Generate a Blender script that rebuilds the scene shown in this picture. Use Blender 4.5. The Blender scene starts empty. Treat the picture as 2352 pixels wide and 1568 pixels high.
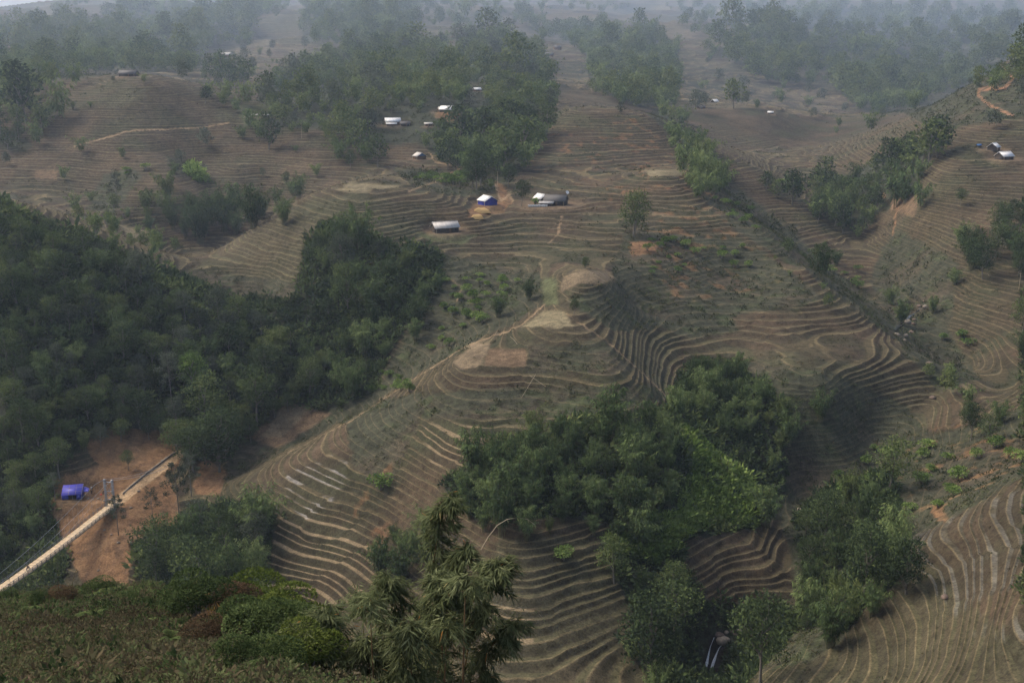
import bpy, math, random
import numpy as np
R = math.radians
random.seed(7); RNG = np.random.default_rng(7)
sc = bpy.context.scene
col = sc.collection
sc.unit_settings.scale_length = 1.5
# ---------------------------------------------------------------- camera
cam_d = bpy.data.cameras.new('camera'); cam = bpy.data.objects.new('camera', cam_d); col.objects.link(cam)
cam_d.sensor_width = 36; cam_d.lens = 36 * 2522 / 2352; cam_d.clip_start = .5; cam_d.clip_end = 40000
cam.location = (0, 0, 0); cam.rotation_euler = (R(90 - 14.5), 0, 0)
sc.camera = cam
# ---------------------------------------------------------------- sky, sun, exposure
SUN_EL, SUN_AZ = 48, -68          # sun high behind thin cloud, left and a little ahead (azimuth from +Y towards +X)
w = bpy.data.worlds.new('World'); sc.world = w; w.use_nodes = True
nt = w.node_tree; nt.nodes.clear()
sky = nt.nodes.new('ShaderNodeTexSky'); sky.sky_type = 'NISHITA'; sky.sun_disc = False
sky.sun_elevation = R(SUN_EL); sky.sun_rotation = R(SUN_AZ); sky.air_density = 1.0; sky.dust_density = 6.0; sky.ozone_density = 1.0
bg = nt.nodes.new('ShaderNodeBackground'); bg.inputs[1].default_value = 0.15
out = nt.nodes.new('ShaderNodeOutputWorld')
nt.links.new(sky.outputs[0], bg.inputs[0]); nt.links.new(bg.outputs[0], out.inputs[0])
sun_d = bpy.data.lights.new('sun', 'SUN'); sun = bpy.data.objects.new('sun', sun_d); col.objects.link(sun)
sun_d.energy = 1.4; sun_d.angle = R(22); sun_d.color = (1, .95, .88)
sun.rotation_euler = (R(90 - SUN_EL), 0, R(180 - SUN_AZ))
sc.view_settings.view_transform = 'Standard'; sc.view_settings.look = 'None'
sc.view_settings.exposure = 0.68; sc.view_settings.gamma = 1
HAZE_DENSITY = 0.00012
HAZE_COLOUR = (.66, .80, 1.0, 1)
HAZE_ANISO = .35
c = sc.cycles
c.max_bounces = 5; c.diffuse_bounces = 2; c.glossy_bounces = 1; c.transmission_bounces = 2; c.volume_bounces = 1; c.transparent_max_bounces = 4
c.caustics_reflective = False; c.caustics_refractive = False
c.use_denoising = True
c.sample_clamp_indirect = 3.0
c.use_adaptive_sampling = False
# ---------------------------------------------------------------- terrain maths
F_PX, CX, CY, PITCH = 2522.0, 1176.0, 784.0, math.radians(14.5)
CP_, SP_ = math.cos(PITCH), math.sin(PITCH)

def slope_of(u, v):
    """bearing a = X/Y and slope s = Z/Y of the sight line to a survey point"""
    y = (CY - v) / F_PX
    x = (u - CX) / F_PX
    d = CP_ + y * SP_
    return x / d, (-SP_ + y * CP_) / d

def pix_of(a, s):
    # inverse of slope_of
    y = (s * CP_ + SP_) / (CP_ - s * SP_)
    d = CP_ + y * SP_
    return CX + a * d * F_PX, CY - y * F_PX

SURVEY = """
0 1568 22;300 1568 20;600 1568 18;0 1450 34;300 1450 33;560 1480 30;0 1405 50;200 1392 53;400 1412 50;600 1462 42;700 1530 32;750 1580 24;150 1400 42
100 1800 78;400 1800 78;700 1950 55;900 1900 40;1200 2000 50;1000 1750 26;1600 2050 60;2200 2000 60;1200 1780 120;2200 1800 75;1700 1800 120
2352 1700 90;2352 1568 121;2050 1568 143;1720 1568 158;1850 1468 166;2000 1345 172;2090 1250 177;2250 1148 188;2352 1098 190;2250 1480 136;2352 1400 135;2300 1200 171;2150 1330 165;2150 1500 143;1950 1500 157;2180 1235 174
1900 1300 206;1900 1420 190;2050 1230 202;2000 1110 226;2150 1060 240;2250 1090 214;2352 1020 228;2352 952 246;2150 1014 258;1980 1055 262;1850 1095 254;2300 900 295;2000 985 276;2150 930 288
2300 800 335;2250 650 385;2352 560 410;2300 500 445;2300 355 515;2352 200 610;2352 132 670;2200 215 680;2090 268 690;2100 370 545;2180 305 580;2000 540 520;1950 470 560;1800 400 640;1700 350 675;1850 330 690;1650 240 715;1750 255 700;1900 270 755;2050 262 790;2150 420 490;2200 560 430;2100 640 420
1700 120 900;1900 105 1000;2100 150 950;2300 60 1200;1900 0 1400;1500 0 1400;1600 60 1150;2200 100 1080;1800 180 850;1500 130 900;2352 0 1400
2090 740 385;2200 860 335;1830 1092 254;1662 1452 196;1625 1548 188;1700 1470 192;1590 1500 185;2000 560 500;2060 650 440;1760 1300 205
1650 470 440;1760 530 402;1850 625 363;1960 710 339;2130 835 301;2195 890 287;2150 985 262;1700 640 368;1900 780 316;1700 780 312;1600 780 309;1560 850 288;1700 835 293;2000 880 283;1900 900 271;1800 955 262;1830 1030 257
1520 396 470;1450 399 525;1540 391 540;1400 330 590;1330 255 640;1330 250 668;1480 268 635;1480 262 665;1590 374 530;1200 402 512;1250 330 585;1290 122 880;1300 185 760;1450 205 740;1380 135 860;1570 300 680
1450 480 428;1300 475 428;1200 540 392;1050 545 386;1000 530 390;1200 600 362;1350 600 355;1500 620 353;1450 700 325;1500 740 312;1500 830 282;1540 905 268
1260 748 279;1265 690 306;1345 628 312;1345 612 330;1340 680 300;1400 630 322;1290 640 312;1400 795 267;1490 875 258;1240 875 254;1160 820 265;1050 830 266;1300 940 242;1050 1020 228;1150 980 235;1000 865 268;900 912 265;800 972 261;660 1048 254;540 1115 250;1400 870 250;1420 980 233
800 1120 232;700 1250 218;620 1330 212;700 1395 205;850 1380 198;900 1180 220;1000 1150 216;1250 1080 215;1500 1030 225;1600 1150 221;1350 1250 198;1200 1300 190;1150 1450 178;1300 1400 184;1200 1568 166;1450 1568 171;1600 1300 202;1700 1250 211;1800 1280 214;1650 1380 195;1550 1568 172;1750 1400 199;1750 1100 245;1800 1180 234;950 1400 190;950 1568 172
900 850 302;1000 790 307;1050 700 326;1100 650 340;1180 680 322;1150 740 300;850 930 290;700 1000 290;560 1065 280
600 700 352;450 665 352;650 660 347;450 622 372;600 520 402;720 452 415;860 424 425;860 408 485;1000 470 407;1060 500 398;850 575 357;1000 600 357;800 650 347;780 489 388
600 446 545;500 486 520;420 541 485;350 528 480;320 540 465;240 470 510;100 440 530;0 420 545
0 470 352;150 532 352;300 578 350;450 652 340;0 700 300;200 750 304;0 950 262;250 900 285;450 850 305;600 850 312;400 970 286;700 780 325;620 930 300
300 990 277;300 1060 262;400 1050 268;160 1140 245;262 1160 242;330 1100 252;250 1250 226;230 1350 216;400 1250 232;480 1080 270;500 1250 226;400 1340 213;0 1100 258;0 1200 246;0 1337 226;100 1300 226;110 1390 210;20 1430 205;520 1180 242;200 1060 258
350 188 640;450 240 640;150 248 630;350 300 600;520 283 620;200 340 575;350 360 562;600 330 600;700 380 560;550 400 550;400 400 530;450 460 510;380 380 545;650 420 545;0 340 580;0 250 650;60 180 680;300 130 800;100 100 880;500 130 850;560 112 900;300 60 1000;60 48 1050;0 52 1040;200 8 1180;130 27 1110;600 40 1100;600 0 1300;900 60 1000;1000 100 880;700 200 720;800 250 640;900 285 630;1000 245 640;1100 170 720;1100 100 870;900 330 590;970 360 565;1100 380 545;820 380 560;1000 410 520;1120 440 470;1110 480 418;1150 330 590;1100 40 1080;1050 60 1000;900 20 1180;1250 20 1250
250 470 500
690 448 530;580 518 500;500 565 475;440 607 440;660 487 408;
1676 450 545;1790 518 520;1880 608 465;1995 696 415;2152 812 352
1850 475 540;1965 565 490;2045 648 450;1905 450 600;1740 392 585
560 240 690;480 195 720;350 172 730;470 400 575
1240 302 610;1182 390 525;1130 380 575;1200 290 645
0 75 1500;100 62 1500;-300 110 1700;-200 90 1300;-100 60 1050;150 40 1500;230 0 1500;600 -60 1700;1200 -60 1700;1800 -60 1700;2352 -60 1700;3000 -60 1700;300 -40 1700;2700 50 1000
"""
def parse_survey():
    P = []
    for line in SURVEY.strip().replace('\n', ';').split(';'):
        if line.strip():
            u, v, d = map(float, line.split())
            a, s = slope_of(u, v)
            d = d + max(0, d - 650) * 4.5 + max(0, d - 1000) * 3
            P.append((a, math.log(d), s))
    return np.array(P)

RB_C, RB_L = 0.018, 0.55
class RBF:
    def __init__(self, P):
        self.X = P[:, :2] * np.array([1.0, RB_L])
        n = len(P)
        d = np.sqrt(((self.X[:, None] - self.X[None]) ** 2).sum(-1) + RB_C ** 2)
        A = np.zeros((n + 3, n + 3)); A[:n, :n] = d - np.eye(n) * 0.004
        A[:n, n] = 1; A[:n, n + 1:] = self.X; A[n, :n] = 1; A[n + 1:, :n] = self.X.T
        b = np.zeros(n + 3); b[:n] = P[:, 2]
        self.w = np.linalg.solve(A, b)
    def __call__(self, a, L):
        a = np.asarray(a, float); sh = a.shape
        a = a.ravel(); L = np.asarray(L, float).ravel() * RB_L
        n = len(self.X); out = np.empty(len(a))
        for i in range(0, len(a), 20000):
            aa, ll = a[i:i + 20000, None].astype(np.float32), L[i:i + 20000, None].astype(np.float32)
            d = np.sqrt((aa - self.X[:, 0].astype(np.float32)) ** 2 + (ll - self.X[:, 1].astype(np.float32)) ** 2 + np.float32(RB_C ** 2))
            out[i:i + 20000] = d @ self.w[:n].astype(np.float32) + self.w[n] + aa[:, 0] * self.w[n + 1] + ll[:, 0] * self.w[n + 2]
        return out.reshape(sh)

def _hash(ix, iy, seed):
    h = (ix.astype(np.int64) * 374761393 + iy.astype(np.int64) * 668265263 + seed * 144665) & 0xFFFFFFFF
    h = ((h ^ (h >> 13)) * 1274126177) & 0xFFFFFFFF
    h = h ^ (h >> 16)
    return (h & 0xFFFFFF) / float(0x1000000)
def vnoise(x, y, seed=0):
    ix, iy = np.floor(x), np.floor(y); fx, fy = x - ix, y - iy
    fx = fx * fx * (3 - 2 * fx); fy = fy * fy * (3 - 2 * fy)
    ix = ix.astype(np.int64); iy = iy.astype(np.int64)
    a = _hash(ix, iy, seed); b = _hash(ix + 1, iy, seed); c = _hash(ix, iy + 1, seed); d = _hash(ix + 1, iy + 1, seed)
    return (a + (b - a) * fx + (c - a) * fy + (a - b - c + d) * fx * fy) * 2 - 1
def fbm(x, y, oct=3, seed=0):
    r = 0; amp = 1.0; t = 0
    for k in range(oct):
        r = r + amp * vnoise(x * 2 ** k + 17.3 * k, y * 2 ** k - 9.1 * k, seed + k); t += amp; amp *= .5
    return r / t
def sstep(a, b, x):
    t = np.clip((x - a) / (b - a), 0, 1); return t * t * (3 - 2 * t)
# ---------------------------------------------------------------- terrain grid
STEP = 1.02
def row_axis():
    L = [math.log(5.0)]; end = math.log(8480)
    while L[-1] < end:
        D = math.exp(L[-1])
        d = .012 if D < 70 else .0045 if D < 125 else 0.0011 if D < 640 else .0018 if D < 900 else .005
        L.append(L[-1] + d)
    return np.array(L)
LROW = row_axis()
ACOL = np.concatenate([np.linspace(-.66, -.505, 30)[:-1], np.linspace(-.505, .505, 780), np.linspace(.505, .66, 30)[1:]])
NA, NL = len(ACOL), len(LROW)
rbf = RBF(parse_survey())
aa, ll = np.meshgrid(ACOL, LROW)
S0 = rbf(aa, ll)
YG = np.exp(ll); XG = aa * YG
ZS = S0 * YG
amp = np.clip((YG - 60) / 120, 0.0, 1) + .04
ZS += amp * (fbm(XG / 42, YG / 42, 3, 5) * 1.3 + fbm(XG / 14, YG / 14, 2, 55) * .22)
farw = sstep(1000, 2600, YG)
rid = 1 - 2 * np.abs(fbm(XG / 420 + 3, YG / 560, 3, 151)); ZS += farw * (rid - .45) * 55
fgw = 1 - sstep(55, 70, YG)
ROWN = (XG * .82 + YG * .57)
ZS += fgw * (.26 * np.sin(ROWN * 2 * math.pi / 1.5 + fbm(XG / 4, YG / 4, 2, 3) * 2.0) + .25 * fbm(XG / 3, YG / 3, 3, 9))

def visible_mask(Z):
    s = Z / YG
    rm = np.maximum.accumulate(s, axis=0)
    return s >= rm - .004, rm
def unproject(u, v, dmin=0.0, Z=None):
    a, s = slope_of(u, v)
    k = int(np.clip(np.searchsorted(ACOL, a), 1, NA - 1))
    t = (a - ACOL[k - 1]) / (ACOL[k] - ACOL[k - 1])
    z = (ZF if Z is None else Z)
    prof = (z[:, k - 1] * (1 - t) + z[:, k] * t) / YG[:, k]
    i0 = int(np.searchsorted(LROW, math.log(max(dmin, 5.1))))
    hit = np.nonzero(prof[i0:] >= s)[0]
    if len(hit) == 0: return None
    i = max(1, i0 + hit[0])
    f = (s - prof[i - 1]) / max(1e-9, prof[i] - prof[i - 1]) if prof[i] > prof[i - 1] else 1
    Y = math.exp(LROW[i - 1] + (LROW[i] - LROW[i - 1]) * min(1, max(0, f)))
    return a * Y, Y, s * Y
def ground(x, y, Z=None):
    Z = ZF if Z is None else Z
    a = x / y; L = math.log(y)
    i = int(np.clip(np.searchsorted(LROW, L), 1, NL - 1)); k = int(np.clip(np.searchsorted(ACOL, a), 1, NA - 1))
    fi = (L - LROW[i - 1]) / (LROW[i] - LROW[i - 1]); fk = (a - ACOL[k - 1]) / (ACOL[k] - ACOL[k - 1])
    return float((Z[i - 1, k - 1] * (1 - fk) + Z[i - 1, k] * fk) * (1 - fi) + (Z[i, k - 1] * (1 - fk) + Z[i, k] * fk) * fi)

# building platforms cut into the slope: survey point, radius
PADS = [(1022, 532, 7.5), (1120, 470, 6.5), (1265, 470, 11.5), (902, 287, 9), (1028, 258, 9), (985, 290, 4), (964, 366, 5.5),
        (1262, 132, 9), (1280, 115, 7), (1636, 238, 8), (1610, 250, 6), (2282, 345, 7), (2306, 366, 8), (522, 132, 10), (296, 176, 10),
        (1096, 210, 6), (1156, 218, 5), (170, 1140, 5.5), (250, 1160, 5), (225, 1140, 5), (1770, 262, 5), (600, 268, 8)]
PADW = np.zeros_like(ZS); PADPOS = []
for (u, v, r) in PADS:
    p = unproject(u, v, Z=ZS)
    PADPOS.append(p)
    d = np.hypot(XG - p[0], (YG - p[1]))
    wgt = 1 - sstep(r * .75, r * 1.35, d)
    ZS = ZS * (1 - wgt) + (p[2] + .0) * wgt
    PADW = np.maximum(PADW, wgt)

# ---------------------------------------------------------------- ground cover zones (surveyed outlines, dropped on the terrain)
MW, MH = 1176, 784
_px, _py = np.meshgrid((np.arange(MW) + .5) * 2, (np.arange(MH) + .5) * 2)
def poly_pts(t): 
    v = list(map(float, t.replace(',', ' ').split())); return list(zip(v[::2], v[1::2]))
def in_poly(x, y, P):
    r = np.zeros(x.shape, bool); n = len(P)
    for i in range(n):
        x1, y1 = P[i]; x2, y2 = P[(i + 1) % n]
        if y1 == y2: continue
        c_ = ((y1 > y) != (y2 > y)) & (x < (x2 - x1) * (y - y1) / (y2 - y1) + x1)
        r ^= c_
    return r
def fill(*polys):
    m = np.zeros((MH, MW), np.float32)
    for t in polys:
        P = poly_pts(t); xs = [p[0] for p in P]; ys = [p[1] for p in P]
        i0, i1 = max(0, int(min(ys) / 2)), min(MH, int(max(ys) / 2) + 2); k0, k1 = max(0, int(min(xs) / 2)), min(MW, int(max(xs) / 2) + 2)
        m[i0:i1, k0:k1] = np.maximum(m[i0:i1, k0:k1], in_poly(_px[i0:i1, k0:k1], _py[i0:i1, k0:k1], P))
    return m
def stroke(*lines):
    m = np.zeros((MH, MW), np.float32)
    for wd, t in lines:
        P = poly_pts(t)
        for (x1, y1), (x2, y2) in zip(P[:-1], P[1:]):
            i0, i1 = max(0, int((min(y1, y2) - wd) / 2)), min(MH, int((max(y1, y2) + wd) / 2) + 2)
            k0, k1 = max(0, int((min(x1, x2) - wd) / 2)), min(MW, int((max(x1, x2) + wd) / 2) + 2)
            X, Y = _px[i0:i1, k0:k1], _py[i0:i1, k0:k1]
            dx, dy = x2 - x1, y2 - y1
            t_ = np.clip(((X - x1) * dx + (Y - y1) * dy) / (dx * dx + dy * dy), 0, 1)
            d = np.hypot(X - x1 - t_ * dx, Y - y1 - t_ * dy)
            m[i0:i1, k0:k1] = np.maximum(m[i0:i1, k0:k1], np.clip((wd / 2 + 1 - d) / 1.5, 0, 1))
    return m
VIS, RM = visible_mask(ZS)
GU, GV = pix_of(aa, ZS / YG)
JU = fbm(XG / 6, YG / 6, 3, 21); JV = fbm(XG / 6, YG / 6, 3, 31)
def zone(m, jit=10.0, soft=0, dmin=0, dmax=1e9, vis=True):
    k = m
    for _ in range(soft):
        k = (k + np.roll(k, 1, 0) + np.roll(k, -1, 0) + np.roll(k, 1, 1) + np.roll(k, -1, 1)) / 5
    px = 2522 / YG
    j = np.minimum(jit, px * 1.6)
    iu = np.clip(((GU + JU * j) / 2).astype(int), 0, MW - 1); iv = np.clip(((GV + JV * j * .6) / 2).astype(int), 0, MH - 1)
    inside = (GU > -420) & (GU < 2780) & (GV > -120) & (GV < 1700)
    r = k[iv, iu] * inside
    if vis: r = r * VIS
    return r * ((YG >= dmin) & (YG <= dmax))

Z_FOREST = ["0,465 120,520 200,545 330,600 430,640 560,690 680,690 700,560 740,510 850,540 900,565 960,565 1010,580 1020,640 960,720 900,800 860,900 780,940 640,940 560,1010 520,1060 430,1060 400,985 260,990 190,1020 110,1120 150,1250 150,1350 0,1400",
            "310,1220 420,1180 540,1150 640,1190 620,1290 580,1330 590,1400 400,1400 310,1340",
            "0,180 30,70 110,60 230,60 320,0 600,0 560,100 480,110 470,160 290,170 130,185 40,215 0,240",
            "640,190 700,150 880,105 950,110 1160,90 1250,130 1280,230 1240,260 1000,300 980,330 880,330 850,310 640,290 590,230",
            "690,40 960,10 960,60 880,100 700,100", "1260,90 1400,70 1560,100 1560,230 1480,250 1360,200 1340,110",
            "1620,120 1900,20 2352,40 2352,130 2180,210 2080,260 2030,265 1990,260 1900,190 1780,190 1700,150",
            "1230,260 1250,290 1180,390 1090,410 960,330 1010,290", "1870,400 1960,400 2050,340 2180,300 2110,400 2110,450 2000,500 1970,540 1900,510",
            "1010,1110 1130,1010 1350,960 1540,930 1580,830 1680,830 1780,900 1820,960 1800,1100 1740,1210 1580,1240 1350,1190 1100,1190",
            "1820,1180 1900,1120 2060,1080 2080,1330 1980,1400 1930,1440 1850,1440 1780,1500 1720,1568 1480,1568 1450,1420 1400,1310 1440,1250 1560,1260 1620,1380 1720,1390 1850,1380"]
Z_SCRUB = ["1485,262 1600,368 1660,458 1770,548 1870,640 1990,730 2140,850 2160,822 2010,690 1890,600 1800,512 1690,430 1640,350 1520,250", "1290,262 1240,335 1170,425 1120,425 1190,320 1245,262",
           "1000,580 1240,630 1260,690 1180,740 1000,840 800,960 640,1045 520,1115 520,1060 640,950 860,900 960,720",
           "1205,795 1380,785 1470,850 1400,860 1210,855", "940,905 1060,900 1490,885 1540,915 1400,960 1150,960 960,965",
           "1440,520 1700,545 1850,650 1900,690 1700,725 1560,765 1450,720 1400,640 1420,590",
           "1300,690 1400,650 1520,730 1500,760 1400,760", "780,950 960,900 960,1000 900,1120 820,1080",
           "1680,830 1900,850 2080,930 2140,1000 1860,1110 1830,1200 1760,1200 1790,1000",
           "1840,1085 2150,1000 2352,940 2352,1095 2090,1240 2060,1300 1900,1500 1700,1568 1640,1568 1830,1400 1800,1210",
           "900,385 1130,400 1140,440 1060,450 960,440", "2080,262 2352,125 2352,270 2150,300", "1600,440 1700,480 1860,620 1800,600 1690,530",
           "2050,520 2200,600 2180,760 2250,870 2150,900 2060,780 2000,640", "380,360 480,380 480,420 400,400", "240,400 300,385 330,400 260,500 200,480",
           "0,300 80,330 60,350 0,345", "1560,770 1500,720 1650,700 1700,760 1600,775", "400,620 700,650 700,690 560,690"]
Z_BRIGHT = ["1560,985 1640,1040 1700,1100 1745,1150 1730,1210 1640,1205 1560,1180 1590,1090", "1380,1240 1480,1230 1560,1250 1500,1290 1400,1275", "1500,1180 1640,1190 1580,1240 1480,1230",
            "430,385 470,415 460,420 430,395"]
Z_DIRT = ["195,1015 260,990 390,980 412,1040 420,1060 380,1090 400,1130 420,1205 330,1215 300,1260 292,1362 210,1362 165,1300 150,1240 130,1180 110,1120 150,1092 230,1075",
          "470,1048 522,1090 500,1140 440,1140 450,1100", "1085,470 1170,458 1160,492 1072,500", "1138,415 1165,436 1175,470 1150,470",
          "2140,1160 2170,1160 2175,1195 2150,1192", "1440,555 1500,550 1510,582 1450,590", "0,85 25,80 30,130 15,150 0,140", "1000,250 1060,258 1050,280 1000,275"]
Z_BROWN = ["1125,800 1205,803 1207,845 1105,842", "80,392 130,392 128,415 80,415", "2060,440 2120,450 2100,500 2040,480", "560,1000 700,930 760,950 640,1030"]
Z_STRAW = ["1038,832 1080,790 1130,783 1120,810 1092,847 1060,845", "1288,660 1300,632 1345,618 1395,626 1412,645 1370,652 1325,655 1290,672", "660,925 720,935 650,1000 600,1000"]
Z_ROCK = ["1632,1462 1668,1450 1672,1480 1648,1548 1612,1548 1612,1520"]
Z_FLAT = ["1478,391 1568,391 1570,403 1490,406", "800,420 930,428 880,436 790,430", "1245,715 1290,715 1322,752 1195,752", "270,512 370,540 300,548", "775,432 860,436 850,442 770,438"]
Z_GRASS = ["955,535 1105,540 1060,562 990,556", "1245,640 1280,640 1280,700 1250,700", "545,240 620,240 620,290 560,290", "980,990 985,990 985,991"]
Z_PALE = ["655,1060 700,1035 800,1035 800,1110 760,1150 700,1200 660,1140"]
Z_TAN = ["590,1200 700,1180 800,1200 870,1280 870,1400 690,1410 600,1340", "965,985 1110,975 1115,1070 1000,1075", "1090,1390 1240,1390 1220,1500 1100,1500"]
Z_SILVER = ["2085,1240 2160,1185 2352,1120 2352,1470 2250,1480 2150,1370 2110,1310"]
Z_GREENT = ["1700,1568 1850,1460 2090,1240 2130,1300 2352,1500 2352,1568", "1150,1230 1480,1250 1480,1568 1100,1568", "1400,770 1560,760 1540,900 1490,870", "1560,770 2200,880 2130,985 1700,835", "420,630 620,510 720,450 1000,470 960,560 800,660 500,650"]
Z_ORANGE = ["1270,400 1420,410 1500,390 1600,380 1760,540 1500,560 1440,480", "1190,300 1480,265 1590,370 1560,395 1200,400", "2040,1010 2352,945 2352,1100 2100,1200 2060,1100", "1450,540 1700,550 1850,640 1560,700", "820,1080 900,1060 940,1160 860,1280 800,1200", "1100,1230 1250,1240 1200,1350 1100,1330"]
PATHS_TAN = [(3.2, "228,321 262,312 290,302 340,299 400,297 462,294 490,289 526,283"), (3, "170,336 228,321"), (3.5, "985,350 1000,372 1060,385 1095,393"), (3, "940,440 1000,418 1060,385"),
             (5, "1138,425 1150,462 1168,448 1178,462"), (1.6, "1170,760 1060,800 1000,840 900,905 800,970 660,1042"), (2.2, "1300,722 1400,790 1492,872 1545,925"), (3, "1250,700 1200,745 1150,770"),
             (3, "1235,42 1256,8"), (3, "1290,500 1280,540 1260,560"), (3, "1030,640 1060,660 1050,690"), (2.5, "700,655 790,640 860,600")]
PATHS_ORG = [(6, "2335,130 2300,150 2325,180 2310,203 2250,207 2248,220 2272,242 2325,265"), (7, "2250,207 2290,196"), (3, "2000,420 2060,480 2050,540")]
ROAD = [(23, "268,1152 322,1110 362,1080 412,1040")]

m_forest = zone(fill(*Z_FOREST), 26, 3); m_scrub = np.clip(zone(fill(*Z_SCRUB), 22, 3), 0, 1); m_bright = zone(fill(*Z_BRIGHT), 22, 3)
m_dirt = zone(fill(*Z_DIRT), 34, 2); m_brown = zone(fill(*Z_BROWN), 7, 2); m_straw = zone(fill(*Z_STRAW), 9, 2); m_flat = zone(fill(*Z_FLAT), 6, 2); m_grass = zone(fill(*Z_GRASS), 8, 3)
m_pale = zone(fill(*Z_PALE), 16, 3); m_tan = zone(fill(*Z_TAN), 20, 4); m_silver = zone(fill(*Z_SILVER), 26, 5); m_greent = zone(fill(*Z_GREENT), 20, 3); m_orange = zone(fill(*Z_ORANGE), 24, 5)
m_pt = zone(stroke(*PATHS_TAN), 2.0); m_po = zone(stroke(*PATHS_ORG), 3.0); m_road = zone(stroke(*ROAD), 2.0)
m_rock = zone(fill(*Z_ROCK), 6, 2)
TM_ROCK = 1 - m_rock

TM = np.ones_like(ZS)
TM *= 1 - .97 * m_forest; TM *= 1 - .6 * m_scrub; TM *= 1 - .9 * m_bright; TM *= 1 - m_dirt; TM *= 1 - .8 * m_brown; TM *= 1 - .8 * m_straw; TM *= 1 - m_flat; TM *= 1 - m_grass
TM *= 1 - .7 * m_pt; TM *= 1 - .7 * m_po; TM *= 1 - m_road; TM *= 1 - PADW; TM *= sstep(62, 95, YG); TM *= 1 - sstep(1500, 3500, YG) * .5
TM *= TM_ROCK
patch = fbm(XG / 30, YG / 30, 3, 71)
TM *= 1 - .6 * sstep(.42, .6, patch)
warp = fbm(XG / 28, YG / 28, 2, 41) * .55 + fbm(XG / 9, YG / 9, 2, 43) * .14
jo = fbm(XG / 34, YG / 34, 2, 47) * 3.2; warp += (np.floor(jo) + sstep(.9, 1, jo - np.floor(jo))) * .22
stepvar = 1.0
STEPG = np.where(YG < 900, STEP, STEP * 4.0)
UPH = ZS / STEPG + warp
UPH = UPH + .22 * np.sin(UPH * 2 * math.pi / 3.7 + 2.5 * fbm(XG / 50, YG / 50, 2, 49))
TM *= 1 - sstep(820, 890, YG) * (1 - sstep(910, 1000, YG))
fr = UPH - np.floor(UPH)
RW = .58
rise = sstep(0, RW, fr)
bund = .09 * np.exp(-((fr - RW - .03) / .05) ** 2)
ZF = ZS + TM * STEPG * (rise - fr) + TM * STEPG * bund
ZF += (1 - fgw) * (fbm(XG / 2.2, YG / 2.2, 2, 81) * .10 + (m_scrub + m_forest * .5) * fbm(XG / 3.5, YG / 3.5, 2, 83) * .35 + m_dirt * fbm(XG / 5, YG / 5, 3, 85) * .5 * (1 - m_road) * (1 - PADW))

# ---------------------------------------------------------------- colours of the ground cover itself
def C(r, g, b): return np.array([r, g, b], np.float32)
def mixc(base, m, colr): return base * (1 - m[..., None]) + m[..., None] * colr
n1 = fbm(XG / 18, YG / 18, 4, 101); n2 = fbm(XG / 60, YG / 60, 3, 111); n3 = fbm(XG / 4, YG / 4, 3, 121)
one = np.ones(ZS.shape + (3,), np.float32)
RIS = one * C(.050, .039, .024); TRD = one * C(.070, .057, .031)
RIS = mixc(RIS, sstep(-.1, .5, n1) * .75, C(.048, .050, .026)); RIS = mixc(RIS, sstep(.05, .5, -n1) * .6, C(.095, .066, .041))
RIS = mixc(RIS, m_orange * sstep(.15, .6, n3) * .6, C(.19, .10, .05))
RIS = mixc(RIS, m_greent * .35, C(.060, .062, .034)); TRD = mixc(TRD, m_greent * .45, C(.080, .080, .040))
TRD = mixc(TRD, sstep(0, .5, n2) * .4, C(.085, .078, .042)); TRD = mixc(TRD, m_orange * sstep(0, .5, n3) * .5, C(.19, .115, .062))
TRD = mixc(TRD, m_tan * .8, C(.23, .17, .10)); TRD = mixc(TRD, m_pale * sstep(-.1, .3, n1 + n3 * .9) * .55, C(.30, .285, .26)); TRD = mixc(TRD, m_silver * sstep(-.5, .1, n1 + n3 * .4) * .5, C(.17, .16, .135))
scr = one * C(.042, .043, .026); scr = mixc(scr, sstep(0, .5, n1) * .7, C(.070, .054, .036)); scr = mixc(scr, sstep(.15, .55, n3) * .5, C(.050, .066, .026))
scr = mixc(scr, m_orange * sstep(.2, .6, n3 + n1 * .5) * .6, C(.19, .10, .05))
for_c = one * C(.036, .040, .024)
RIS = mixc(RIS, m_scrub, scr); TRD = mixc(TRD, m_scrub * .85, scr * 1.15)
RIS = mixc(RIS, m_forest * .92, for_c); TRD = mixc(TRD, m_forest * .92, for_c)
RIS = mixc(RIS, m_bright * .8, C(.07, .11, .03)); TRD = mixc(TRD, m_bright * .8, C(.08, .12, .03))
dirt = one * C(.175, .098, .048); dirt = mixc(dirt, sstep(-.1, .5, n3) * .6, C(.225, .135, .068)); dirt = mixc(dirt, sstep(.1, .5, n1) * .6, C(.13, .075, .04))
dirt = mixc(dirt, sstep(.0, .5, fbm(XG / 1.3, YG / 6, 3, 141)) * .7, C(.115, .070, .040)); dirt = mixc(dirt, sstep(.1, .5, fbm(XG / 7, YG / 9, 3, 143)) * .5, C(.075, .060, .034))
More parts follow.
